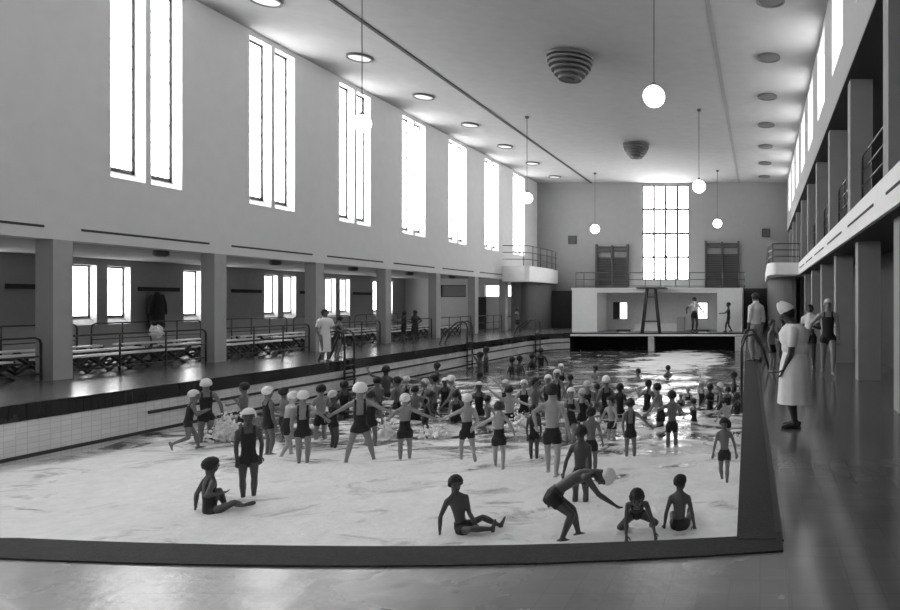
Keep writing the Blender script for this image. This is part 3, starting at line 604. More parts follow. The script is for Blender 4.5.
# water: one wavy surface
def water():
    ys = [4.28]
    while ys[-1] < YF + 1.95: ys.append(ys[-1] + max(.035, .0042 * ys[-1]))
    ys = np.array(ys); nx = 190
    def left_x(y): return float(np.interp(y, [p[1] for p in LEFT], [p[0] for p in LEFT]))
    r = np.random.default_rng(3)
    waves = []
    for k in range(46):
        lam = r.uniform(.35, 3.2); an = r.normal(0, .9) + (math.pi / 2 if r.random() < .75 else 0)
        waves.append((2 * math.pi / lam * math.cos(an), 2 * math.pi / lam * math.sin(an), r.uniform(0, 6.28), .0035 * lam ** .9))
    vs = []; fs = []
    from mathutils import noise as NZ
    for y in ys:
        x0, x1 = left_x(y), kin(min(y, YF)) + .03
        if y > YF: x0, x1 = -9.8, -1.25
        if y > 32.6 and y <= YF: x0 = left_x(y)
        for i in range(nx + 1):
            x = x0 + (x1 - x0) * i / nx
            hgt = sum(a * math.sin(kx * x + ky * y + ph) for kx, ky, ph, a in waves)
            amp = float(np.interp(y, [4, 9, 11.5, 15, 19, 24, 36], [.35, .5, .8, 1.5, 1.1, .5, .35]))
            n = NZ.noise(Vector((x * 1.3, y * 1.1, 0))) * .5 + NZ.noise(Vector((x * 4, y * 4, 3))) * .25 + NZ.noise(Vector((x * 11, y * 11, 7))) * .12
            foam = float(np.interp(y, [4, 10, 12, 16, 20], [.045, .04, .05, .04, .012]))
            vs.append((x, y, WATER + hgt * amp * .6 + n * foam))
    w = nx + 1
    for j in range(len(ys) - 1):
        for i in range(nx): fs.append((j * w + i, j * w + i + 1, (j + 1) * w + i + 1, (j + 1) * w + i))
    mb = MB(); mb.add(vs, fs)
    m = bpy.data.materials.new('pool_water'); m.use_nodes = True; nt = m.node_tree; L = nt.links.new; b = nt.nodes['Principled BSDF']
    tc = nt.nodes.new('ShaderNodeTexCoord'); sp = nt.nodes.new('ShaderNodeSeparateXYZ'); L(tc.outputs['Object'], sp.inputs[0])
    def noise_(sc, det, rough=.6, dist=0.0, sx=1, sy=1):
        mp = nt.nodes.new('ShaderNodeMapping'); mp.inputs['Scale'].default_value = (sx, sy, 1); L(tc.outputs['Object'], mp.inputs[0])
        n = nt.nodes.new('ShaderNodeTexNoise'); n.inputs['Scale'].default_value = sc; n.inputs['Detail'].default_value = det; n.inputs['Roughness'].default_value = rough; n.inputs['Distortion'].default_value = dist
        L(mp.outputs[0], n.inputs['Vector']); return n.outputs['Fac']
    def math_(op, a, c, clamp=False):
        n = nt.nodes.new('ShaderNodeMath'); n.operation = op; n.use_clamp = clamp
        for k, v in enumerate((a, c)):
            if isinstance(v, (int, float)): n.inputs[k].default_value = v
            else: L(v, n.inputs[k])
        return n.outputs[0]
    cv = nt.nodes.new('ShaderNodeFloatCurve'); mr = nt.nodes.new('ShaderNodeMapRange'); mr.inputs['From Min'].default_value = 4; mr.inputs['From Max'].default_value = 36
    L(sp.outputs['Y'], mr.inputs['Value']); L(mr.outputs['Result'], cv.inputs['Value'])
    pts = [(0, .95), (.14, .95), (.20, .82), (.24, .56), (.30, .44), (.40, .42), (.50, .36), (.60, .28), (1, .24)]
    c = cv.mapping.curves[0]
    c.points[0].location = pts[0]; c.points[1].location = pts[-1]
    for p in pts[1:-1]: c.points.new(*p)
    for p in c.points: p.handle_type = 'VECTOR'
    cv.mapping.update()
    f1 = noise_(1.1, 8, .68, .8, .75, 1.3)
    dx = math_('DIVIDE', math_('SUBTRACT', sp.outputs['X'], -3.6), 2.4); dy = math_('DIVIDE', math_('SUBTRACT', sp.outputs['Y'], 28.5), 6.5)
    far_oval = math_('MULTIPLY', math_('SUBTRACT', 1.0, math_('ADD', math_('MULTIPLY', dx, dx), math_('MULTIPLY', dy, dy)), True), .75)  # extra whitening in an oval of the far water
    f = math_('ADD', math_('ADD', math_('MULTIPLY', math_('SUBTRACT', f1, .5), 2.4), cv.outputs[0]), far_oval)
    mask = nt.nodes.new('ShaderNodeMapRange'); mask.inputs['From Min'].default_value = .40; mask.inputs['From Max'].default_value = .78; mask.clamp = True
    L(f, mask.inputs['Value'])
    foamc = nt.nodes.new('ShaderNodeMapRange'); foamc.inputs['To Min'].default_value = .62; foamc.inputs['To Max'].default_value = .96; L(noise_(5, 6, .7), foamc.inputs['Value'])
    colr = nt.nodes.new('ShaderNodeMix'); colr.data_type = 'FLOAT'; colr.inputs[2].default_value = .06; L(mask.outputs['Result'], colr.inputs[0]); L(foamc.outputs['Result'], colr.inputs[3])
    cc = nt.nodes.new('ShaderNodeCombineColor')
    for k in ('Red', 'Green', 'Blue'): L(colr.outputs[0], cc.inputs[k])
    L(cc.outputs[0], b.inputs['Base Color'])
    rg = nt.nodes.new('ShaderNodeMapRange'); rg.inputs['To Min'].default_value = .05; rg.inputs['To Max'].default_value = .65; L(mask.outputs['Result'], rg.inputs['Value']); L(rg.outputs['Result'], b.inputs['Roughness'])
    b.inputs['IOR'].default_value = 1.33
    bp = nt.nodes.new('ShaderNodeBump'); bp.inputs['Strength'].default_value = .50; bp.inputs['Distance'].default_value = .05
    hs = math_('ADD', math_('MULTIPLY', noise_(3.5, 4, .55, .3), .6), math_('MULTIPLY', noise_(13, 4, .6), math_('ADD', math_('MULTIPLY', mask.outputs['Result'], .5), .12)))
    L(hs, bp.inputs['Height']); L(bp.outputs['Normal'], b.inputs['Normal'])
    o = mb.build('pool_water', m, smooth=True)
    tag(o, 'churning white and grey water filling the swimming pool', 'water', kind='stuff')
water()

# walls and ceiling
WC = [15.3 + 3.92 * i for i in range(-4, 7)]           # upper left windows
WZ0, WZ1, BZ = 4.38, 9.14, 2.88
WOPEN = []
for c in WC: WOPEN += [(c - .90, c - .06), (c + .06, c + .90)]
def pierced(name, x0, x1, y0, y1, z0, z1, opens, oz0, oz1, m):
    mb = MB(); mb.box(x0, x1, y0, y1, z0, oz0); mb.box(x0, x1, y0, y1, oz1, z1)
    y = y0
    for a, b in sorted(opens):
        mb.box(x0, x1, y, a, oz0, oz1); y = b
    mb.box(x0, x1, y, y1, oz0, oz1); return struct(name, mb, m)
pierced('wall_left', XL - .42, XL, YB, YE, BZ, ZC, WOPEN, WZ0, WZ1, M['wall'])
def win(n, X, openings, z0, z1, g, depth, t=.04, cross=(), axis='Y', sill=0):
    """steel frame with glass, one structure per window"""
    f = MB(); ps = []; zs = z0; z0 = z0 + sill; sl = MB()
    for (a, b) in openings:
        def bx(u0, u1, w0, w1, d0, d1, q):
            q.box(min(d0, d1), max(d0, d1), u0, u1, w0, w1) if axis == 'Y' else q.box(u0, u1, min(d0, d1), max(d0, d1), w0, w1)
        d0, d1 = X + depth, X + depth + .05
        bx(a, a + t, z0, z1, d0, d1, f); bx(b - t, b, z0, z1, d0, d1, f); bx(a, b, z0, z0 + t, d0, d1, f); bx(a, b, z1 - t, z1, d0, d1, f)
        for cz in cross: bx(a, b, cz - .012, cz + .012, d0, d1, f)
        p = MB(); bx(a + t * .5, b - t * .5, z0 + t * .5, z1 - t * .5, d0 + .02, d0 + .03, p); ps.append(p)
    if sill:
        for (a, b) in openings:
            e = X + (.003 if depth < 0 else -.003)
            sl.add([(e, a, zs), (e, b, zs), (X + depth, b, z0), (X + depth, a, z0), (X + depth, a, zs), (X + depth, b, zs)], [(0, 1, 2, 3), (3, 2, 5, 4), (0, 4, 5, 1), (0, 3, 4), (1, 5, 2)])
    o = struct('window_%d' % n, f, M['steel'])
    for p in ps: p.build('pane', g, o)
    if sill: sl.build('sill', M['white'], o)
    return o
nw = 0
for c in WC:
    nw += 1; win(nw, XL, [(c - .90, c - .06), (c + .06, c + .90)], WZ0, WZ1, M['glass'], -.30, .075, [WZ0 + k * (WZ1 - WZ0) / 9 for k in range(1, 9)], sill=.20)
# white reveals lining the window openings
mb = MB()
for a, b in WOPEN:
    mb.box(XL - .26, XL + .004, b - .012, b + .012, WZ0, WZ1); mb.box(XL - .26, XL + .004, a - .012, a + .012, WZ0, WZ1)
struct('trim_11', mb, M['white'])
# moulding line above the arcade, broken at the piers
CY0 = [13.24 + 3.92 * i for i in range(-4, 8)]
mb = MB()
for y in CY0[:-1]: mb.box(XL, XL + .012, y + .55, y + 3.75, 3.10, 3.15)
struct('trim_12', mb, M['strip'])
# left columns
for i, y in enumerate(CY0):
    if y > 41: continue
    mb = MB(); mb.box(XL - .36, XL, y, y + .38, 0, BZ); struct('column', mb, M['column'])
# left gallery: ceiling, back wall with windows, cross wall
mb = MB(); mb.box(GX - .3, XL - .42, YB, YE, 3.0, 3.15); struct('ceiling_gallery_left', mb, M['ceil'])
AW = []
for k in range(-4, 5):
    y = 20.1 + 3.92 * k; AW += [(y, y + .78), (y + 1.12, y + 1.90)]
pierced('wall_gallery_left', GX - .3, GX, YB, 39.0, 0, 3.0, AW, .87, 2.78, M['galwall'])
for i in range(0, len(AW), 2):
    nw += 1; win(nw, GX, AW[i:i + 2], .87, 2.78, M['glass_dim'], -.27, .06, [1.65, 2.2], sill=.23)
mb = MB()
for a, b in AW: mb.box(GX - .26, GX + .004, b - .012, b + .012, .87, 2.78)
struct('trim_13', mb, M['white'])
YX = 39.0
mb = MB()
ops = [(xat(440, YX), xat(466, YX)), (xat(485, YX), xat(500.5, YX)), (xat(507, YX), xat(519, YX))]
mb.box(GX, XL + .2, YX, YX + .2, 0, 1.9); mb.box(GX, XL + .2, YX, YX + .2, 2.62, 3.0); x = GX
for a, b in ops: mb.box(x, a, YX, YX + .2, 1.9, 2.62); x = b
mb.box(x, XL + .2, YX, YX + .2, 1.9, 2.62)
struct('wall_gallery_end', mb, M['wall'])
nw += 1; win(nw, YX, ops[:1], 1.9, 2.62, mat('window_grey', .22, .3), .1, .05, [], 'X')
for o in ops[1:]: nw += 1; win(nw, YX, [o], 1.9, 2.62, M['glass_small'], .1, .03, [], 'X')
mb = MB(); mb.box(xat(477, YX), xat(486, YX), YX - .05, YX - .003, 0, 1.9); struct('door_1', mb, M['dark'])
# end wall with the tall window
wx0, wx1, wz0, wz1 = xat(642, YE), xat(689, YE), zat(280, YE), zat(185, YE)
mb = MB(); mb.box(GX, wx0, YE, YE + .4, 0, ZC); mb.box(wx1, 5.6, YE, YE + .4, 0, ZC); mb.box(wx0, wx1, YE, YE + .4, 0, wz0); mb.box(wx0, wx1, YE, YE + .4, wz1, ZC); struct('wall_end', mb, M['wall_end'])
f = MB(); q = YE + .1
for i in range(5):
    x = wx0 + (wx1 - wx0) * i / 4; f.box(x - .075, x + .075, q, q + .08, wz0, wz1)
for pz in (280, 257, 233.5, 209, 185):
    z = zat(pz, YE); f.box(wx0, wx1, q - .02, q + .08, z - .07, z + .07)
nw += 1; o = struct('window_%d' % nw, f, M['steel'])
p = MB(); p.box(wx0, wx1, q + .05, q + .06, wz0, wz1); p.build('pane', M['glass_end'], o)
# back wall behind the photographer, far sides
mb = MB(); mb.box(GX - .3, 5.6, YB - .3, YB, 0, ZC); struct('wall_back', mb, M['wall'])
mb = MB(); mb.box(GX - .3, 5.6, YB - .3, YE + .4, ZC, ZC + .2); struct('ceiling', mb, M['ceil'])
mb = MB(); mb.box(-10.96, -10.84, YB, YE, ZC - .03, ZC); struct('trim_14', mb, M['strip'])
mb = MB(); mb.box(-1.42, -1.28, YB, YE, ZC - .012, ZC); struct('trim_15', mb, M['seam'])
# right side: upper wall with windows, balcony, columns, dark galleries
RC = [14.75 + 3.92 * i for i in range(-4, 7)]; ROP = [(c - 1.0, c + 1.0) for c in RC]
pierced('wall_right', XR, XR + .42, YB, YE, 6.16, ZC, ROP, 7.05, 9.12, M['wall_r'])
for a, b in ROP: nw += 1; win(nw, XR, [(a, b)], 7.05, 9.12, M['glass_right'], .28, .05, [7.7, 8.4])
mb = MB()
for a, b in ROP: mb.box(XR - .004, XR + .26, b - .012, b + .012, 7.05, 9.12); mb.box(XR - .004, XR + .26, a, b, 7.038, 7.062)
struct('trim_16', mb, M['white'])
mb = MB(); mb.box(XR + .06, 5.4, YB, 29.5, 2.835, 2.85); struct('soffit_shade_right', mb, M['galdark'])  # thin dark sheet: shade of the slab's underside put into colour
mb = MB(); mb.box(XR, 5.4, YB, YE, 2.85, 3.37); struct('balcony_slab', mb, M['slab'])
mb = MB()
for y in CY0[:-1]: mb.box(XR - .012, XR, y + .7, y + 3.6, 3.08, 3.12)
struct('trim_17', mb, M['strip'])
for y in CY0:
    if y > 41: continue
    mb = MB(); mb.box(2.0, 2.46, y, y + .40, 0, 2.835); mb.box(1.84, 2.30, y, y + .40, 3.37, 6.14); struct('column', mb, M['column_r'])
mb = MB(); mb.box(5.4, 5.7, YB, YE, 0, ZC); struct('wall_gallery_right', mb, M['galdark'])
mb = MB(); mb.box(XR + .01, 5.4, YB, YE, 6.14, 6.16); mb.box(XR + .42, 5.4, YB, YE, 6.16, 6.3); struct('ceiling_gallery_right', mb, M['galdark'])  # lower dark sheet also paints the unlit underside of the wall beam
# doors and low partitions in the right lower gallery
mb = MB(); mb.box(3.2, 3.3, 5, 41, 0, 2.85); struct('partition_right', mb, M['galdark'])

# ------------------------------------------------------------------ railings
def rail_frame(name, X, y0, y1, z0, z1, label, cat='railing', group=None, mids=(), posts=0, r=.022, axis='Y', loc=None):
    o = thing(name, (X, (y0 + y1) / 2, 0) if axis == 'Y' else ((y0 + y1) / 2, X, 0), label, cat, group)
    def P(u, z): return (X, u, z) if axis == 'Y' else (u, X, z)
    c = .12; mb = MB()
    mb.tube([P(y0, z0), P(y0, z1 - c), P(y0 + .035, z1 - .035), P(y0 + c, z1), P(y1 - c, z1), P(y1 - .035, z1 - .035), P(y1, z1 - c), P(y1, z0)], r, 8)
    mb.build('top_rail', M['metal'], o, smooth=True)
    for z in mids: MB().tube([P(y0, z), P(y1, z)], r * .8, 6).build('middle_rail', M['metal'], o, smooth=True)
    for k in range(posts):
        u = y0 + (y1 - y0) * (k + 1) / (posts + 1); MB().tube([P(u, z0), P(u, z1)], r * .9, 6).build('post', M['metal'], o, smooth=True)
    return o
ordn = ['nearest', 'second', 'third', 'fourth', 'fifth', 'sixth', 'seventh', 'eighth']
bays = [(CY0[i] + .42, CY0[i + 1] - .06) for i in range(3, 10)]
for i, (a, b) in enumerate(bays):
    rail_frame('guard_railing', XL - .18, a, b, .02, .88, 'dark pipe guard railing filling the %s arcade bay beside the left deck' % ordn[i], group='arcade guard railings', mids=(.14, .5), posts=2)
    if i < 6: rail_frame('rear_railing', -18.6, a + .5, b + .6, .02, 1.0, 'thin dark pipe railing behind the benches in the %s arcade bay' % ordn[i], group='arcade rear railings', mids=(.55,), posts=3, r=.02)
# benches with crossed legs
def bench(X, y0, y1, z, label, group):
    o = thing('bench', (X, (y0 + y1) / 2, 0), label, 'bench', group)
    MB().box(X - .17, X + .17, y0, y1, z - .04, z).build('seat', M['bench'], o)
    n = 7
    for k in range(n):
        y = y0 + .2 + (y1 - y0 - .4) * k / (n - 1)
        m = MB(); m.tube([(X + .1, y - .26, 0.01), (X + .1, y + .26, z - .03)], .036, 6); m.tube([(X + .1, y + .26, 0.01), (X + .1, y - .26, z - .03)], .036, 6)
        m.build('crossed_leg', M['bench_leg'], o, smooth=True)
    MB().tube([(X - .1, y0 + .1, .12), (X - .1, y1 - .1, .12)], .03, 6).build('stretcher', M['bench_leg'], o)
    return o
for i, (a, b) in enumerate(bays[:6]):
    for k, (X, z, w) in enumerate(((-15.25, .40, 'front'), (-16.3, .44, 'middle'), (-17.4, .47, 'rear'))):
        bench(X, a + .05, b - .05, z, 'pale topped folding bench, %s row, behind the railing of the %s arcade bay' % (w, ordn[i]), 'benches in the left arcade')
# dark spectators' coat and shelf rail on the arcade back wall
for k in range(-1, 4):
    y = 20.1 + 3.92 * k
    mb = MB(); mb.box(GX, GX + .06, y + 2.15, y + 3.7, 1.98, 2.12); o = mb.build('coat_rack', M['strip'])
    tag(o, 'dark coat rail on the arcade back wall, %s from the camera' % ordn[k + 1], 'coat rack', 'coat rails on the arcade wall')
# coat hanging
mb = MB(); yc = 22.75; xx = GX + .2
mb.tube([(xx, yc, 1.92), (xx, yc, 1.8), (xx, yc, 1.5), (xx, yc, 1.1), (xx, yc, .72)], [(.08, .05), (.2, .1), (.24, .12), (.26, .13), (.28, .14)], 16, lat=(0, 1, 0))
for s in (-1, 1): mb.tube([(xx, yc + s * .17, 1.8), (xx, yc + s * .27, 1.5), (xx, yc + s * .3, 1.2)], [.08, .075, .065], 8)
tag(mb.build('hanging_coat', M['cloth_d'], smooth=True), 'dark coat hanging below the coat rail beside the second pair of arcade windows', 'coat')
# crumpled white cloth on the nearest rail
mb = MB(); c = Vector((XL - .16, onplane(0, 0)[1] if False else 14.4 * FP / (CX - 163), .88)); mb.ell(c, ((.10, 0, 0), (0, .16, 0), (0, 0, .14)), 14, 10)
mb.v = [tuple(Vector(v) + Vector((rng.normal(0, .02), rng.normal(0, .03), rng.normal(0, .03)))) for v in mb.v]
tag(mb.build('white_cloth', M['cloth']), 'crumpled white cloth hung over the guard railing of the second arcade bay', 'cloth')
# wall lamps on arcade columns/ceiling
for i, (a, b) in enumerate(bays[:6]):
    y = b - .5; o = thing('ceiling_lamp', (XL - .9, y, 3.0), 'small dark ceiling lamp under the arcade soffit of the %s bay' % ordn[i], 'lamp', 'arcade ceiling lamps')
    MB().lathe((XL - .9, y, 0), [(.05, 3.0), (.05, 2.93), (.16, 2.90), (.17, 2.80), (.10, 2.76)], 16).build('lamp_housing', M['rim'], o, smooth=True)
# right upper balcony railings
for i in range(3, 10):
    a, b = CY0[i] + .44, CY0[i + 1] - .04
    rail_frame('balcony_railing', 2.08, a, b, 3.37, 4.55, 'dark bar railing between the upper right balcony columns, %s bay' % ordn[i - 3], group='upper balcony railings', mids=(3.65, 3.95, 4.25), posts=2, r=.02)

# ------------------------------------------------------------------ far end: platform block, balconies, bars
YS = 35.0
bx0, bx1, rx0, rx1 = xat(572, YS), xat(742, YS), xat(597, YS), xat(717, YS)
zt = zat(289, YS); zr = zat(292.5, YS); yb = YS + 2.2
mb = MB()
mb.box(bx0, rx0, YS, YE, 0, zt); mb.box(rx1, bx1, YS, YE, 0, zt); mb.box(rx0, rx1, YS, YE, zr, zt); mb.box(bx0 - .03, bx1 + .03, YS - .06, YS + .1, zt - .03, zt + .06)
struct('wall_platform', mb, M['box'])
wz = (zat(319.5, yb), zat(302, yb)); w1 = (xat(613, yb), xat(627.5, yb)); w2 = (xat(697, yb), xat(708, yb))
mb = MB(); mb.box(rx0, rx1, yb, yb + .2, 0, wz[0]); mb.box(rx0, rx1, yb, yb + .2, wz[1], zr)
mb.box(rx0, w1[0], yb, yb + .2, *wz); mb.box(w1[1], w2[0], yb, yb + .2, *wz); mb.box(w2[1], rx1, yb, yb + .2, *wz); struct('wall_recess', mb, M['boxin'])
nw += 1; o = win(nw, yb, [(w1[0] + .35, w1[1])], wz[0], wz[1], M['glass_small'], .06, .04, [], 'X')
MB().box(w1[0], w1[0] + .35, yb + .02, yb + .1, wz[0], wz[1]).build('shutter', M['strip'], o)
nw += 1; win(nw, yb, [w2], wz[0], wz[1], M['glass_small'], .06, .05, [], 'X')
mb = MB(); x0, x1 = xat(634, YS + 1), xat(657, YS + 1); mb.box(x0, x1, YS + .9, YS + 1.4, 0, .42); mb.box(x1, xat(677, YS + 1), YS + .9, YS + 1.4, 0, .42)
struct('trim_18', mb, M['boxin'])
mb = MB(); mb.prism([(xat(677, YS + 1), YS + .9), (xat(684, YS + 1), YS + .9), (xat(684, YS + 1), YS + 1.6), (xat(677, YS + 1), YS + 1.6)], 0, .75)
tag(mb.build('low_step_block', M['galwall']), 'grey wedge block standing in the recess under the far platform', 'block')
for (a, b, w) in ((617, 629, 'left'), (691, 709, 'right')):
    mb = MB(); mb.box(xat(a, YS + .4), xat(b, YS + .4), YS + .2, YS + .8, 0, .09); tag(mb.build('floor_mat', M['strip']), 'dark mat on the floor in the %s part of the platform recess' % w, 'mat', 'mats in the platform recess')
# platform railing
o = thing('platform_railing', (xat(658, YS), YS + .15, zt), 'long dark three bar railing along the top of the far white platform', 'railing')
ra, rb = xat(575, YS), xat(744.5, YS)
for k in range(3):
    z = zat((272.5, 279.5, 286)[k], YS); m = MB(); m.tube([(ra, YS + 2.5, z), (ra, YS + .2, z), (rb, YS + .2, z), (rb, YS + 2.5, z)], .022, 6); m.build('rail', M['metal'], o, smooth=True)
for px in (575, 583, 597, 612, 628, 645, 660, 675, 689, 706, 723, 739, 744.5):
    x = xat(px, YS); MB().tube([(x, YS + .2, zt + .03), (x, YS + .2, zat(272.5, YS))], .022, 6).build('post', M['metal'], o, smooth=True)
# wall bars
for (a, b, t, w) in ((597, 628, 246.5, 'left'), (706, 738.5, 243, 'right')):
    x0, x1, z0, z1 = xat(a, YE), xat(b, YE), 2.25, zat(t, YE)
    o = thing('wall_bars', ((x0 + x1) / 2, YE - .2, z0), 'dark wooden wall bars with two bays on the far wall, %s of the tall window' % w, 'wall bars', 'wall bars on the far wall')
    MB().box(x0, x1, YE - .03, YE, z0, z1 - .75).build('back_panel', M['bars_panel'], o)
    for k in range(3): x = x0 + (x1 - x0) * k / 2; MB().box(x - .06, x + .06, YE - .22, YE, z0, z1 + (.12 if k != 1 else .06)).build('upright', M['bars'], o)
    n = 20
    for k in range(n):
        z = z0 + .15 + (z1 - z0 - .9) * k / (n - 1); MB().box(x0, x1, YE - .17, YE - .10, z - .032, z + .032).build('rung', M['bars'], o)
    for z in (z1 - .06, z1 - .28): MB().box(x0, x1, YE - .2, YE - .1, z - .05, z + .05).build('top_bar', M['bars'], o)
# small dark squares
for (px, py, w) in ((572.5, 240, 'left'), (766, 233, 'right')):
    x, z = xat(px, YE), zat(py, YE); o = thing('wall_vent', (x, YE - .03, z), 'small dark square vent high on the far wall near its %s corner' % w, 'vent', 'square vents on the far wall')
    fr = MB().box(x - .27, x + .27, YE - .05, YE, z - .27, z + .27).build('vent_frame', M['sign'], o)
    for k in range(5): MB().box(x - .22, x + .22, YE - .07, YE - .05, z - .2 + k * .09, z - .16 + k * .09).build('slat', M['vent'], fr)
# far corner balconies on curved walls
def arc(pts, n=10):  # smooth polyline by quadratic through three points
    a, b, c = [Vector(p) for p in pts]; return [a * (1 - t) ** 2 + b * 2 * t * (1 - t) + c * t * t for t in [k / n for k in range(n + 1)]]
pl = [Vector((XL, 36.3, 0)), Vector((-13.15, 36.3, 0))] + arc([(-12.95, 36.5, 0), (-12.55, 39, 0), (-13.05, YE, 0)])
mb = MB(); z0, z1 = 2.75, 3.62
mb.prism([(p.x, p.y) for p in pl] + [(XL, YE)], z0, z1); struct('balcony_left_corner', mb, M['slab'], smooth=False)
mb = MB(); dr = arc([(-13.9, 37.8, 0), (-12.75, 37.4, 0), (-13.15, YE, 0)], 16); mb.prism([(XL, 37.6)] + [(p.x, p.y) for p in dr] + [(XL, YE)], 0, z0); o = struct('wall_curved_left', mb, M['drum'])
o = thing('corner_railing', (-13.2, 39, z1), 'dark curved three bar railing on the far left corner balcony', 'railing')
path = [p + Vector((-.08, .08, 0)) for p in pl]
for k in range(3): MB().tube([(p.x, p.y, z1 + .38 * (k + 1)) for p in path], .024, 6).build('rail', M['metal'], o, smooth=True)
for p in path[1::2]: MB().tube([(p.x, p.y, z1), (p.x, p.y, z1 + 1.14)], .024, 6).build('post', M['metal'], o, smooth=True)
pr = [Vector((XR, 29.6, 0))] + arc([(.75, 29.6, 0), (.33, 29.6, 0), (.33, 31.5, 0)], 6) + [Vector((.33, YE, 0))]
mb = MB(); mb.prism([(p.x, p.y) for p in pr] + [(XR, YE)], 2.85, 3.40); struct('balcony_right_corner', mb, M['slab'])
mb = MB(); dr = arc([(XR, 31.5, 0), (.2, 31.5, 0), (.45, YE, 0)], 14); mb.prism([(p.x, p.y) for p in dr] + [(XR, YE)], 0, 2.85); struct('wall_curved_right', mb, M['drum_d'])
o = thing('corner_railing', (.8, 30.5, 3.4), 'dark three bar railing on the far right corner balcony', 'railing')
path = [p + Vector((.07, .07, 0)) for p in pr]
for k in range(3): MB().tube([(p.x, p.y, 3.4 + .29 * (k + 1)) for p in path], .024, 6).build('rail', M['metal'], o, smooth=True)
for p in path[::3]: MB().tube([(p.x, p.y, 3.4), (p.x, p.y, 3.4 + .87)], .024, 6).build('post', M['metal'], o, smooth=True)
# doorways either side of the platform, their dark depth painted as flat black panels
mb = MB(); mb.box(xat(554, 41), bx0, 40.6, 40.8, 0, zt); struct('dark_doorway_2', mb, M['dark'])
mb = MB(); mb.box(bx1, .42, 38.0, 38.2, 0, zt + .1); struct('dark_doorway_3', mb, M['dark'])
# diving stage: tall trestle with board
Yd = 33.85
o = thing('diving_stage', (xat(651, Yd), Yd, 0), 'tall dark trestle diving stage standing before the far platform', 'diving stage')
zb = zat(288, Yd)
MB().box(xat(637, Yd), xat(665, Yd), Yd - .25, Yd + .5, zb - .04, zb + .04).build('board', M['metal'], o)
for yy in (Yd - .2, Yd + .3):
    MB().tube([(xat(642, Yd), yy, 0), (xat(647, Yd), yy, zb - .04)], .05, 8).build('leg', M['metal'], o, smooth=True)
    MB().tube([(xat(659.5, Yd), yy, 0), (xat(655, Yd), yy, zb - .04)], .05, 8).build('leg', M['metal'], o, smooth=True)
for z in (zat(297, Yd), .6): MB().tube([(xat(646.3 if z > 1 else 643, Yd), Yd - .2, z), (xat(655.8 if z > 1 else 658.6, Yd), Yd - .2, z)], .03, 6).build('crossbar', M['metal'], o, smooth=True)
MB().box(xat(637, Yd), xat(665, Yd), Yd + .5, Yd + 1.0, zb - .04, zb + .04).build('landing', M['metal'], o)

# ------------------------------------------------------------------ pool ladders
def ladder(px, Y, X, ztop, zbot, back, label, half=.22, zrail=.0):
    o = thing('pool_ladder', (X, Y, 0), label, 'ladder', 'pool ladders')
    for s in (-1, 1):
        y = Y + s * half
        m = MB(); m.tube([(X + .10, y, zbot), (X + .10, y, ztop - .25), (X + .06, y, ztop - .08), (X - .08, y, ztop), (X - .3, y, ztop - .05), (X - back, y, ztop * .45), (X - back - .15, y, .0)], .028, 8)
        m.build('side_rail', M['metal'], o, smooth=True)
    n = 7
    for k in range(n):
        z = zbot + .1 + (-.05 - zbot) * k / (n - 1); MB().box(X + .06, X + .16, Y - half, Y + half, z - .02, z + .02).build('rung', M['metal'], o)
    return o
ladder(343, 17.78, -11.33, .83, -1.2, .45, 'dark steel pool ladder at the left edge, nearest of the three', .21)
ladder(465, 24.9, -11.22, .86, -1.5, .8, 'dark steel pool ladder at the left edge, middle one of three', .22)
ladder(536, 31.6, -10.9, .75, -1.6, .8, 'dark steel pool ladder near the far left corner of the pool', .3)
o = thing('pool_handrail', (-.2, 16.6, 0), 'dark curved handrail pair at the right pool edge before the man in white', 'handrail')
for (x, y0) in ((-.36, 17.4), (-.30, 14.9)):
    MB().tube([(x - .12, y0, -1.3), (x - .12, y0, .55), (x - .02, y0, .82), (x + .16, y0, .86), (x + .36, y0, .55), (x + .52, y0, .02)], .03, 8).build('handrail', M['metal'], o, smooth=True)
for k in range(5): z = -1.1 + k * .24; MB().tube([(-.47, 14.9, z), (-.47, 17.4, z)], .02, 6).build('rung', M['metal'], o)

# ------------------------------------------------------------------ ceiling fittings
for i, (px, py, r, row, w) in enumerate(((362, 123, 8.5, 0, 'nearest lamp of the left row, before the third tall window'), (527, 198, 5.6, 0, 'second lamp of the left row'), (595, 229, 4.6, 0, 'farthest lamp of the left row, above the left wall bars'),
                                   (654, 96.5, 11, 1, 'largest and nearest lamp of the right row'), (699, 186.5, 6.6, 1, 'beside the top of the tall end window'), (717.5, 223.5, 4.4, 1, 'farthest lamp of the right row, above the right wall bars'))):
    Y = (14.35, 26, 38.0)[i % 3] if row else (16.0, 27.0, 38.8)[i % 3]
    x, z, rr = xat(px, Y), zat(py, Y), r * Y / FP * .98
    o = thing('globe_lamp', (x, Y, ZC), 'lit globe lamp, ' + w, 'lamp', 'hanging globe lamps')
    MB().lathe((x, Y, 0), [(.07, ZC), (.09, ZC - .05), (.02, ZC - .1)], 12).build('ceiling_rose', M['cord'], o)
    MB().tube([(x, Y, ZC - .05), (x, Y, z + rr)], .012, 6).build('cord', M['cord'], o)
    MB().lathe((x, Y, 0), [(.03, z + rr * 1.3), (.07, z + rr * 1.15), (.08, z + rr * .93)], 12).build('lamp_cap', M['cord'], o)
    MB().ell((x, Y, z), ((rr, 0, 0), (0, rr, 0), (0, 0, rr)), 24, 16).build('globe', M['globe'], o, smooth=True)
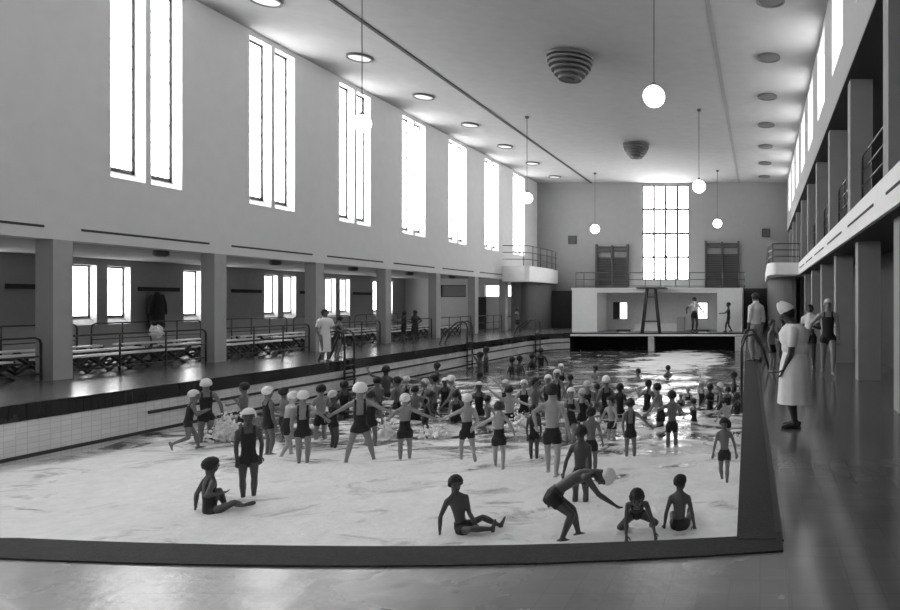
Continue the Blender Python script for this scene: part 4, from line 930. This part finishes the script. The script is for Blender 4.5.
for (px, py, w, Y, rr, dome) in ((570, 68, 'nearest and largest', 20.3, .72, 1.0), (636, 154, 'farther', 31.6, .63, .9)):
    x = xat(px, Y); o = thing('ceiling_diffuser', (x, Y, ZC), 'dark stepped louvre dome on the ceiling, %s of the two' % w, 'ceiling vent', 'ceiling louvre domes')
    for k in range(6):
        r0 = rr * math.cos(k / 6 * 1.25); z = ZC - .04 - dome * .13 * k
        MB().lathe((x, Y, 0), [(r0 * .80, z), (r0, z - .01), (r0 * .97, z - .075), (r0 * .78, z - .05)], 32).build('louvre_ring', M['vent'], o, smooth=False)
    MB().lathe((x, Y, 0), [(rr * .35, ZC), (rr * .35, ZC - dome * .62), (rr * .2, ZC - dome * .78)], 20).build('core', M['strip'], o)
k = 0
for i in range(-1, 7):
    Y = 20.4 + 3.88 * i
    for (x, sd_) in ((-12.57, 'left'), (.27, 'right')):
        if i == -1 and sd_ == 'left': pass
        if Y > YE - .5: continue
        o = thing('ceiling_light', (x, Y, ZC), 'flat round ceiling light in the %s row, %s from the camera' % (sd_, ordn[i + 1]), 'ceiling light', 'round lights along the %s ceiling edge' % sd_)
        rm = MB().lathe((x, Y, 0), [(.36, ZC), (.37, ZC - .07), (.33, ZC - .075), (.31, ZC - .04)], 28).build('lamp_rim', M['rim'], o, smooth=False)
        MB().lathe((x, Y, 0), [(.31, ZC - .03), (.30, ZC - .05), (.15, ZC - .06)], 28).build('diffuser', M['diffuser'] if sd_ == 'left' else M['rim'], rm)  # left diffusers carry their lit underside as white colour, right ones dark

# ------------------------------------------------------------------ world, camera
w = bpy.data.worlds.new('World'); SC.world = w; w.use_nodes = True
w.node_tree.nodes['Background'].inputs[0].default_value = (1, 1, 1, 1); w.node_tree.nodes['Background'].inputs[1].default_value = 1.0
cam = bpy.data.cameras.new('camera'); co = bpy.data.objects.new('camera', cam); COL.objects.link(co); SC.camera = co
cam.sensor_width = 36; cam.lens = FP / 900 * 36; cam.shift_x = -(CX - 450) / 900; cam.shift_y = -(305 - CY) / 900
cam.clip_end = 200; co.location = (0, 0, H); co.rotation_euler = (math.pi / 2, 0, 0)
vs = SC.view_settings; vs.view_transform = 'Standard'; vs.look = 'None'; vs.exposure = EXPO; vs.gamma = 1; vs.use_curve_mapping = False
finish_people()
